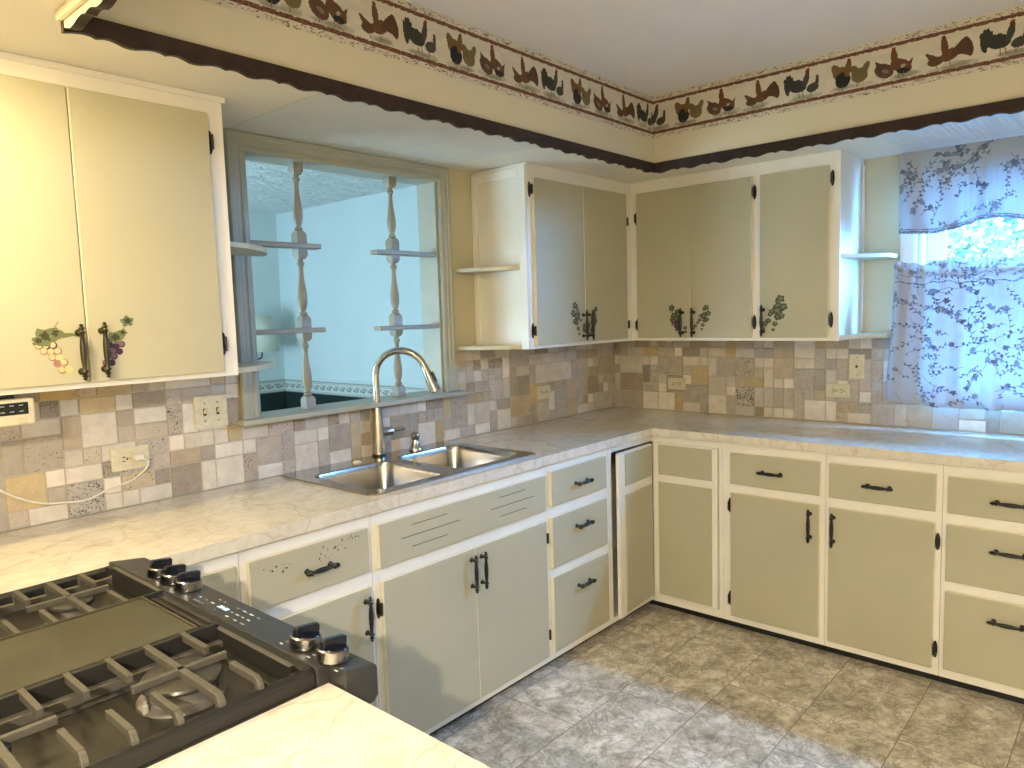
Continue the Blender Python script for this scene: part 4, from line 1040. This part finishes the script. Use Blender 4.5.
for i, y in enumerate((-1.088, -1.096, -1.107, -1.115)):
    for a, b in ((-.004, .001), (0, .001), (.004, .001)): mb.obox(onp(-3.034 + a, y, .0003), pu, V(0, 1, 0), pn, .0008, .0024, .0002)
    mb.obox(onp(-3.034, y - .0024, .0003), pu, V(0, 1, 0), pn, .004, .0007, .0002)
mb.build('clock_digits', M_LIT, cp)
# burners
def burner(x, y, r):
    b = MB().lathe([(0, r * 1.12), (.004, r * 1.10), (.007, r * .9), (.012, r * .86), (.024, r * .86), (.026, r * .80)], (x, y, .9152), UP, 36).build('burner', M_ALU, rg, smooth=35)
    MB().lathe([(.0262, r * .70), (.0262, r * 1.0), (.030, r * 1.02), (.034, r * .99), (.0355, r * .9), (.0355, 0)], (x, y, .9152), UP, 40).build('burner_cap', M_CAPM, b, smooth=35)
    MB().lathe([(0, .005), (.014, .0045), (.015, .003), (.021, .0028), (.021, 0)], (x - r * 1.02, y + -.012, .9152), UP, 10).build('igniter', M_IGN, b, smooth=35)
for y, rs in ((-.845, (.040, .036)), (-1.322, (.058, .036))): burner(-3.215, y, rs[0]); burner(-3.475, y, rs[1])
# grates
TOPZ, BT = .962, .0045
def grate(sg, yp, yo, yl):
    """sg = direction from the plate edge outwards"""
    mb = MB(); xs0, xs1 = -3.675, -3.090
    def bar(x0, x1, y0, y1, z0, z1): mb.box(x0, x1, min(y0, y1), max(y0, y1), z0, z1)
    bar(xs0 + .01, xs1 - .01, yp + sg * .001, yp + sg * .009, .916, TOPZ - .002); mb.m[-6:] = [1] * 6      # inner rail wall, blackened to paint in the shaded gap
    bar(xs0 + .01, xs1 - .01, yp + sg * .009, yp + sg * .045, .9155, .9175); mb.m[-6:] = [1] * 6  # flat black strip painting the shade on the deck beside the lid
    bar(xs0, xs1, yp + sg * .010, yp + sg * .026, .916, .932)
    bar(xs0, xs1, yo - sg * .012, yo, .920, .936)                              # low outer rail
    bar(xs1 - .010, xs1, yp, yo - sg * .02, .918, .950 if sg < 0 else TOPZ); mb.m[-6:] = [1, 0, 1, 1, 1, 1]    # front rail: sides blackened as painted shade, top plain iron
    bar(xs1 - .010, xs1, yo - sg * .02, yo, .918, .938)
    bar(xs0, xs0 + .010, yp, yo, .918, TOPZ - .01)
    cross = (-3.217, -3.457)
    for x in np.arange(-3.157, -3.66, -.0592):
        full = min(abs(x - c) for c in cross) < .025
        if full: x = min(cross, key=lambda c: abs(x - c))
        hw = BT + (.001 if full else 0)
        if full: bar(x - hw, x + hw, yp, yo - sg * .012, TOPZ - .012, TOPZ)
        else:
            bar(x - hw, x + hw, yp, yp + sg * .088, TOPZ - .013, TOPZ)
            bar(x - hw, x + hw, yl + sg * .040, yo - sg * .012, TOPZ - .012, TOPZ)
        # outer leg curving down to the low rail
        pts = [(yo - sg * .016, TOPZ), (yo - sg * .006, TOPZ - .003), (yo, TOPZ - .012), (yo, .930), (yo - sg * .012, .930), (yo - sg * .014, TOPZ - .013)]
        mb.prism(pts, (x - hw, 0, 0), V(0, 1, 0), UP, 2 * hw)
    for c in cross:
        bar(c - .072, c + .072, yl - BT, yl + BT, TOPZ - .011, TOPZ)
    return mb.build('grate', [M_IRON, M_RAIL_SHADE], rg, bevel=.002, recalc=True)
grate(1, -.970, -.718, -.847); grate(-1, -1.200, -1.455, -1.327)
# centre griddle lid
mb = MB(); mb.box(-3.675, -3.128, -1.199, -.971, .948, .960)
mb.box(-3.675, -3.128, -1.1995, -1.1955, .960, .9625).box(-3.675, -3.128, -.9745, -.9705, .960, .9625).box(-3.132, -3.128, -1.1955, -.9745, .960, .9625)
gl = mb.build('griddle_lid', M_GRID, rg, bevel=.001)
mb = MB(); mb.box(-3.127, -3.090, -1.196, -.976, .944, .953).box(-3.118, -3.112, -1.190, -.982, .953, .957).box(-3.104, -3.098, -1.190, -.982, .953, .957)
mb.build('griddle_front_lip', M_ENAMEL, gl, bevel=.0015)
mb = MB()
for x in (-3.60, -3.2):
    for y in (-1.16, -1.01): mb.box(x - .01, x + .01, y - .01, y + .01, .9152, .948)
mb.build('griddle_feet', M_BLACK, gl)

# ------------------------------------------------------------------ kitchen window, curtains
wn = thing('window_2', None, None, (0, -2.12, 1.05)); struct(wn)
mb = MB()
prof = [(0, .014), (.012, .018), (.030, .018), (.034, .014), (.046, .018), (.066, .018)]
for a, b in ((1.541, 1.607), (2.628, 2.694)): R.box(mb, a, b, .001, .014, 1.08, ZS - .001); R.box(mb, a + .008, a + .026, .014, .019, 1.08, ZS - .001); R.box(mb, a + .036, a + .058, .014, .018, 1.08, ZS - .001)
R.box(mb, 1.607, 2.628, .001, .014, 2.075, ZS - .001)
mb.build('casing', M_WHITE, wn)
mb = MB(); mb.box(-.0, .149, -1.628, -1.616, 1.09, 2.075).box(0, .149, -2.619, -2.607, 1.09, 2.075).box(0, .149, -2.607, -1.628, 2.075, 2.089); mb.build('jamb', M_WHITE, wn)
R.box(mb2 := MB(), 1.53, 2.70, .008, .030, 1.062, 1.078); mb2.box(0, .149, -2.619, -1.616, 1.0755, 1.089); mb2.build('sill', M_WHITE, wn, bevel=.003)
mb = MB()
for z0, z1, x in ((1.090, 1.618, .050), (1.588, 2.074, .082)):
    mb.box(x, x + .03, -1.702, -1.629, z0, z1).box(x, x + .03, -2.606, -2.533, z0, z1).box(x, x + .03, -2.533, -1.702, z0, z0 + (.05 if z0 < 1.2 else .032)).box(x, x + .03, -2.533, -1.702, z1 - .034, z1)
sa = mb.build('sash', M_WHITE, wn, bevel=.003)
mb = MB(); mb.box(.064, .068, -2.534, -1.701, 1.139, 1.585).box(.095, .099, -2.534, -1.701, 1.619, 2.041); mb.build('pane', M_GLASS, sa)

LEAF1, LEAF2, CLOTH = (.18, .19, .22), (.27, .285, .32), (.505, .52, .535)
def floral(w, h, seed, dens):
    r = Raster(w, h, .0028, CLOTH); rr = random.Random(seed)
    def sprig(x, y, a, ln):
        pts = [(x, y)]; cur = rr.uniform(-5, 5)
        n = int(ln / .012)
        for i in range(n):
            a += cur * .012; x += .012 * math.cos(a); y += .012 * math.sin(a); pts.append((x, y))
            sd = 1 if i % 2 else -1; c = rr.choice([LEAF1, LEAF1, LEAF2])
            kind = rr.random()
            if kind < .55: r.leaf(x, y, rr.uniform(.012, .022), rr.uniform(.006, .011), a + sd * rr.uniform(.6, 1.2), c)
            elif kind < .75:
                for q in range(3): r.leaf(x, y, .010, .0055, a + sd * (.5 + .5 * q), c)
        r.line(pts, .0026, LEAF2)
        k = rr.random(); c = rr.choice([LEAF1, LEAF2])
        if k < .4:
            for q in range(6): r.leaf(x, y, rr.uniform(.011, .019), .008, a + q * 1.05, c)
        elif k < .7:
            r.ell(x, y, .011, .009, a, LEAF2); r.leaf(x, y, .024, .014, a + .4, c); r.leaf(x, y, .022, .013, a - .5, c)
        else:
            for q in range(5): r.ell(x + rr.uniform(-.014, .014), y + rr.uniform(-.014, .014), .0038, .0038, 0, c)
    gx = int(w / .07) + 1; gy = int(h / .07) + 1
    for i in range(gx):
        for j in range(gy):
            for q in range(dens):
                sprig((i + rr.random()) * .07, (j + rr.random()) * .07, rr.uniform(0, 6.28), rr.choice([.05, .08, .12, .24]))
    return r
VS0, VS1, VT = 1.547, 2.72, 2.1325
vz = lambda s: np.interp(s, [1.54, 1.58, 1.66, 1.70, 1.76, 1.82, 1.86, 1.90, 1.95, 2.0, 2.06, 2.14, 2.22, 2.30, 2.40, 2.50, 2.60, 2.68, 2.75], [1.786, 1.780, 1.773, 1.773, 1.783, 1.798, 1.811, 1.816, 1.810, 1.797, 1.786, 1.782, 1.786, 1.80, 1.816, 1.80, 1.783, 1.776, 1.786])
r = floral(VS1 - VS0, .36, 21, 1)
for i in (.006, .012, .020): r.a[(np.abs(r.Y - i) < .0028) & (rng.random(r.X.shape) < .75)] = LEAF1
for sx in np.arange(.22, VS1 - VS0, .62):
    for q in range(60): r.leaf(sx + random.uniform(-.07, .07), random.uniform(.26, .35), .03, .014, random.uniform(0, 6), random.choice([LEAF1, LEAF2, CLOTH]))
def vf(x, y):
    s = VS0 + x; t = y / .36; z = vz(s) + t * (VT - vz(s))
    g = np.exp(-((np.abs((s - 1.87 + .31) % .62 - .31)) / .055) ** 2)
    d = .060 + .007 * np.sin(s * 52 + 2 * t) * (1 - .5 * t) + g * .012 * np.sin(s * 140) * (1.1 - t) + .012 * (1 - t)
    return np.stack([-d, -s, z], -1)
o = r.mesh('valance', M_CURTAIN, vf); tag(o, 'scalloped floral valance hanging across the top of the window', 'curtain', 'floral window curtains')
o.modifiers.new('s', 'SOLIDIFY').thickness = .0008
CH = .66
r = floral(1.22, CH, 33, 1)
for zz in (.565, .597): r.a[(np.abs(r.Y - zz) < .0022) & (rng.random(r.X.shape) < .7)] = (.16, .17, .22)
for q in range(130):    # gathered heading
    xx = random.uniform(0, 1.22); r.leaf(xx, random.uniform(.58, .63), .02, .008, random.uniform(0, 6), LEAF2)
def cf(x, y):
    t = y / CH; zt = 1.654 + .006 * np.sin(x * 38 + .6) + .004 * np.sin(x * 95)
    zb = np.interp(x, [0, .10, .22, .5, .8, 1.22], [1.040, 1.031, 1.020, 1.024, 1.018, 1.03]) + .003 * np.sin(x * 60)
    z = zb + t * (zt - zb)
    s0 = np.interp(z, [1.03, 1.06, 1.126, 1.25, 1.35, 1.5, 1.60, 1.66], [1.520, 1.510, 1.508, 1.518, 1.525, 1.531, 1.534, 1.530])
    s = s0 + x * (2.74 - s0) / 1.22
    top = np.clip((t - .75) / .25, 0, 1)
    d = .058 + .004 * np.sin(x * 150) * top + .010 * np.sin(x * 36 + 1.2 * t) * (1 - top * .7) + .004 * np.sin(x * 83) + .010 * (1 - t)
    return np.stack([-d, -s, z], -1)
o = r.mesh('cafe_curtain', M_CURTAIN, cf); tag(o, 'floral half curtain gathered on a rod over the lower window', 'curtain', 'floral window curtains')
o.modifiers.new('s', 'SOLIDIFY').thickness = .0008
mb = MB().tube([(-.040, -1.56, 1.612), (-.040, -2.70, 1.612)], .006, 10)
for y in (-1.575, -2.685): mb.tube([(-.019, y, 1.612), (-.040, y, 1.612)], .004, 8)
tag(mb.build('curtain_rod', M_WHITE, smooth=40), 'thin white rod behind the gathered top of the half curtain', 'curtain rod')
mb = MB().tube([(-.036, -1.55, 2.120), (-.036, -2.70, 2.120)], .005, 10)
for y in (-1.575, -2.685): mb.tube([(-.019, y, 2.120), (-.036, y, 2.120)], .004, 8)
tag(mb.build('curtain_rod', M_BLACK, smooth=40), 'dark rod at the top edge of the valance under the soffit', 'curtain rod')

# ------------------------------------------------------------------ things in the adjoining room
r = Raster(3.485, .112, .005, (.60, .60, .55)); rr = random.Random(9)
r.a[(r.Y < .010) | (r.Y > .102)] = (.33, .33, .30); r.a[(np.abs(r.Y - .018) < .003) | (np.abs(r.Y - .094) < .003)] = (.42, .42, .38)
x = .04
while x < 3.5:
    r.ell(x, .056, .022, .020, 0, (.20, .21, .20)); r.ell(x + .004, .058, .012, .010, 0, (.55, .55, .50)); r.ell(x + .032, .050, .016, .010, .5, (.28, .29, .27)); r.ell(x - .028, .066, .014, .008, -.5, (.30, .31, .28)); x += .095
tag(r.mesh('wallpaper_border', M_PAPER, lambda x, y: np.stack([np.full_like(x, -.0015), WT + .0005 + x, .836 + y], -1)), 'grey scroll wallpaper border along the long wall of the room behind the pass-through', 'wallpaper border', 'scroll borders')
r2 = Raster(2.2, .112, .005, (.60, .60, .55)); r2.a[:] = r.a[:, :r2.nx]
tag(r2.mesh('wallpaper_border', M_PAPER, lambda x, y: np.stack([-2.2 + x - .002, np.full_like(x, 3.5997), .836 + y], -1)), 'grey scroll wallpaper border on the far end wall behind the pass-through', 'wallpaper border', 'scroll borders').modifiers.new('s', 'SOLIDIFY').thickness = .0015
for (a, b, c, d_) in ((-.012, -.0005, WT + .001, 3.586), ):
    struct(bx(a, b, c, d_, .950, .966).build('trim_2', M_BLUEWALL))
struct(bx(-2.2, -.0005, 3.588, 3.5995, .950, .966).build('trim_3', M_BLUEWALL))
lp = thing('wall_lamp', 'wall lamp with cream drum shade in the room behind the pass-through', 'lamp', (-.35, 3.6, 1.20))
MB().lathe([(1.225, .148), (1.535, .092)], (-.345, 3.38, 0), UP, 32, caps=False).build('lamp_shade', M_SHADE, lp, smooth=40).modifiers.new('s', 'SOLIDIFY').thickness = .002
ap = [(-.345, 3.38, 1.30), (-.345, 3.38, 1.19), (-.355, 3.40, 1.165), (-.375, 3.45, 1.155), (-.395, 3.52, 1.17), (-.40, 3.583, 1.20)]
MB().tube(catmull(ap, 5), .007, 8).build('arm', M_BLACK, lp, smooth=50)
MB().lathe([(0, .04), (.012, .038), (.016, .02)], (-.40, 3.5995, 1.20), V(0, -1, 0), 16).build('wall_mount', M_BLACK, lp, smooth=40)
mb = MB(); mb.box(-.155, -.085, 3.594, 3.5995, 1.06, 1.165); t = mb.build('light_switch', M_WPLATE, bevel=.002); tag(t, 'small white switch plate on the far wall beside the lamp shade', 'light switch', 'far room plates')
mb = MB(); mb.box(-.0055, .001, 1.655, 1.735, 1.12, 1.235); t = mb.build('cover_plate', M_WPLATE, bevel=.002); tag(t, 'pale wall plate on the blue wall at the right side of the pass-through', 'wall plate', 'far room plates')

# ------------------------------------------------------------------ outdoors
struct(bx(.15, 30, -18, 14, -.5, -.3).build('ground', M_GRASS))
def tree(cx, cy, cz, rx, ry, rz, n, seed, lab):
    t = thing('leafy_tree', lab, 'tree', (cx, cy, -.3), 'trees outside the window'); rg_ = np.random.default_rng(seed)
    p = rg_.normal(size=(n, 3)); p /= np.linalg.norm(p, axis=1)[:, None]; p *= (rg_.random(n) ** .4)[:, None]
    p = p * [rx, ry, rz] + [cx, cy, cz]; p += .12 * np.sin(p[:, [1, 2, 0]] * 5)
    p = p[p[:, 2] > -.2]; n = len(p)
    a = rg_.normal(size=(n, 3)); a /= np.linalg.norm(a, axis=1)[:, None]; b = rg_.normal(size=(n, 3)); b -= (b * a).sum(1)[:, None] * a; b /= np.linalg.norm(b, axis=1)[:, None]
    s = rg_.uniform(.03, .07, n)[:, None]
    mb = MB(); vs = np.stack([p - a * s, p + b * s * .5, p + a * s, p - b * s * .5], 1).reshape(-1, 3)
    mb.v = vs.tolist(); mb.f = [(4 * i, 4 * i + 1, 4 * i + 2, 4 * i + 3) for i in range(n)]; mb.m = [0] * n
    mb.build('foliage', M_FOLIAGE, t)
    MB().tube([(cx, cy, -.3), (cx + .05, cy, cz * .5), (cx, cy + .05, cz)], [.12, .09, .04], 10).build('trunk', M_BROWN, t)
tree(3.6, -1.3, 1.5, 1.3, 1.6, 1.8, 9000, 1, 'leafy pale green tree seen through the gap between the curtains')
tree(7.2, -5.2, 2.2, 1.8, 2.0, 2.5, 9000, 2, 'leafy tree standing behind the nearer tree outside the window')

# ------------------------------------------------------------------ light
w = bpy.data.worlds.new('World'); sc.world = w; w.use_nodes = True; nt = w.node_tree
bg = nt.nodes['Background']; bg.inputs['Color'].default_value = (.115, .42, 1.0, 1); bg.inputs['Strength'].default_value = SKY_S
def light(name, kind, loc, power, col, size=.08, rot=None, sy=None):
    d = bpy.data.lights.new(name, kind); d.energy = power; d.color = col
    if kind == 'POINT': d.shadow_soft_size = size
    if kind == 'AREA': d.size = size; d.shape = 'RECTANGLE' if sy else 'SQUARE'; d.size_y = sy or size
    if kind == 'SUN': d.angle = .01
    o = bpy.data.objects.new(name, d); COL.objects.link(o); o.location = loc
    if rot: o.rotation_euler = rot
    return o
WARM = (1.0, .88, .70)
def downlight(name, x, y, power, col):
    o = light(name, 'AREA', (x, y, ZS - .002), power, col, .09); o.data.shape = 'DISK'; return o
downlight('counter_downlight', -3.36, -.70, P_A, (1.0, .80, .42))
downlight('kitchen_downlight', -4.05, -1.80, P_B, WARM)
downlight('dining_downlight', -4.75, -3.15, P_C, WARM)
po = light('window_daylight', 'AREA', (.16, -2.117, 1.58), 1, (1, 1, 1), 1.0, (0, -PI / 2, 0), 1.0); po.rotation_euler = (0, PI / 2, 0); po.data.cycles.is_portal = True
light('adjoining_daylight', 'AREA', (-4.2, 2.0, .95), P_D, (.48, .78, 1.0), 1.4, (0, -PI / 2 - .4, 0), 1.6)

# ------------------------------------------------------------------ camera
yaw, pitch, roll, f = .7220, -.0950, -.0300, 733.37
cd = bpy.data.cameras.new('camera'); cam = bpy.data.objects.new('camera', cd); COL.objects.link(cam); sc.camera = cam
fw = V(math.cos(yaw) * math.cos(pitch), math.sin(yaw) * math.cos(pitch), math.sin(pitch)); rt = V(math.sin(yaw), -math.cos(yaw), 0); up = np.cross(rt, fw)
r2 = math.cos(roll) * rt + math.sin(roll) * up; u2 = -math.sin(roll) * rt + math.cos(roll) * up
M = Matrix.Identity(4)
for i in range(3): M[i][0], M[i][1], M[i][2] = r2[i], u2[i], -fw[i]
M.translation = Vector((-3.6792, -2.4221, 1.4822)); cam.matrix_world = M
cd.sensor_width = 36; cd.sensor_fit = 'HORIZONTAL'; cd.lens = f / 1024 * 36; cd.clip_start = .05
vs_ = sc.view_settings; vs_.view_transform = 'Standard'; vs_.look = 'None'; vs_.gamma = 1; vs_.use_curve_mapping = False; vs_.exposure = EXPO
sc.cycles.caustics_reflective = False; sc.cycles.caustics_refractive = False
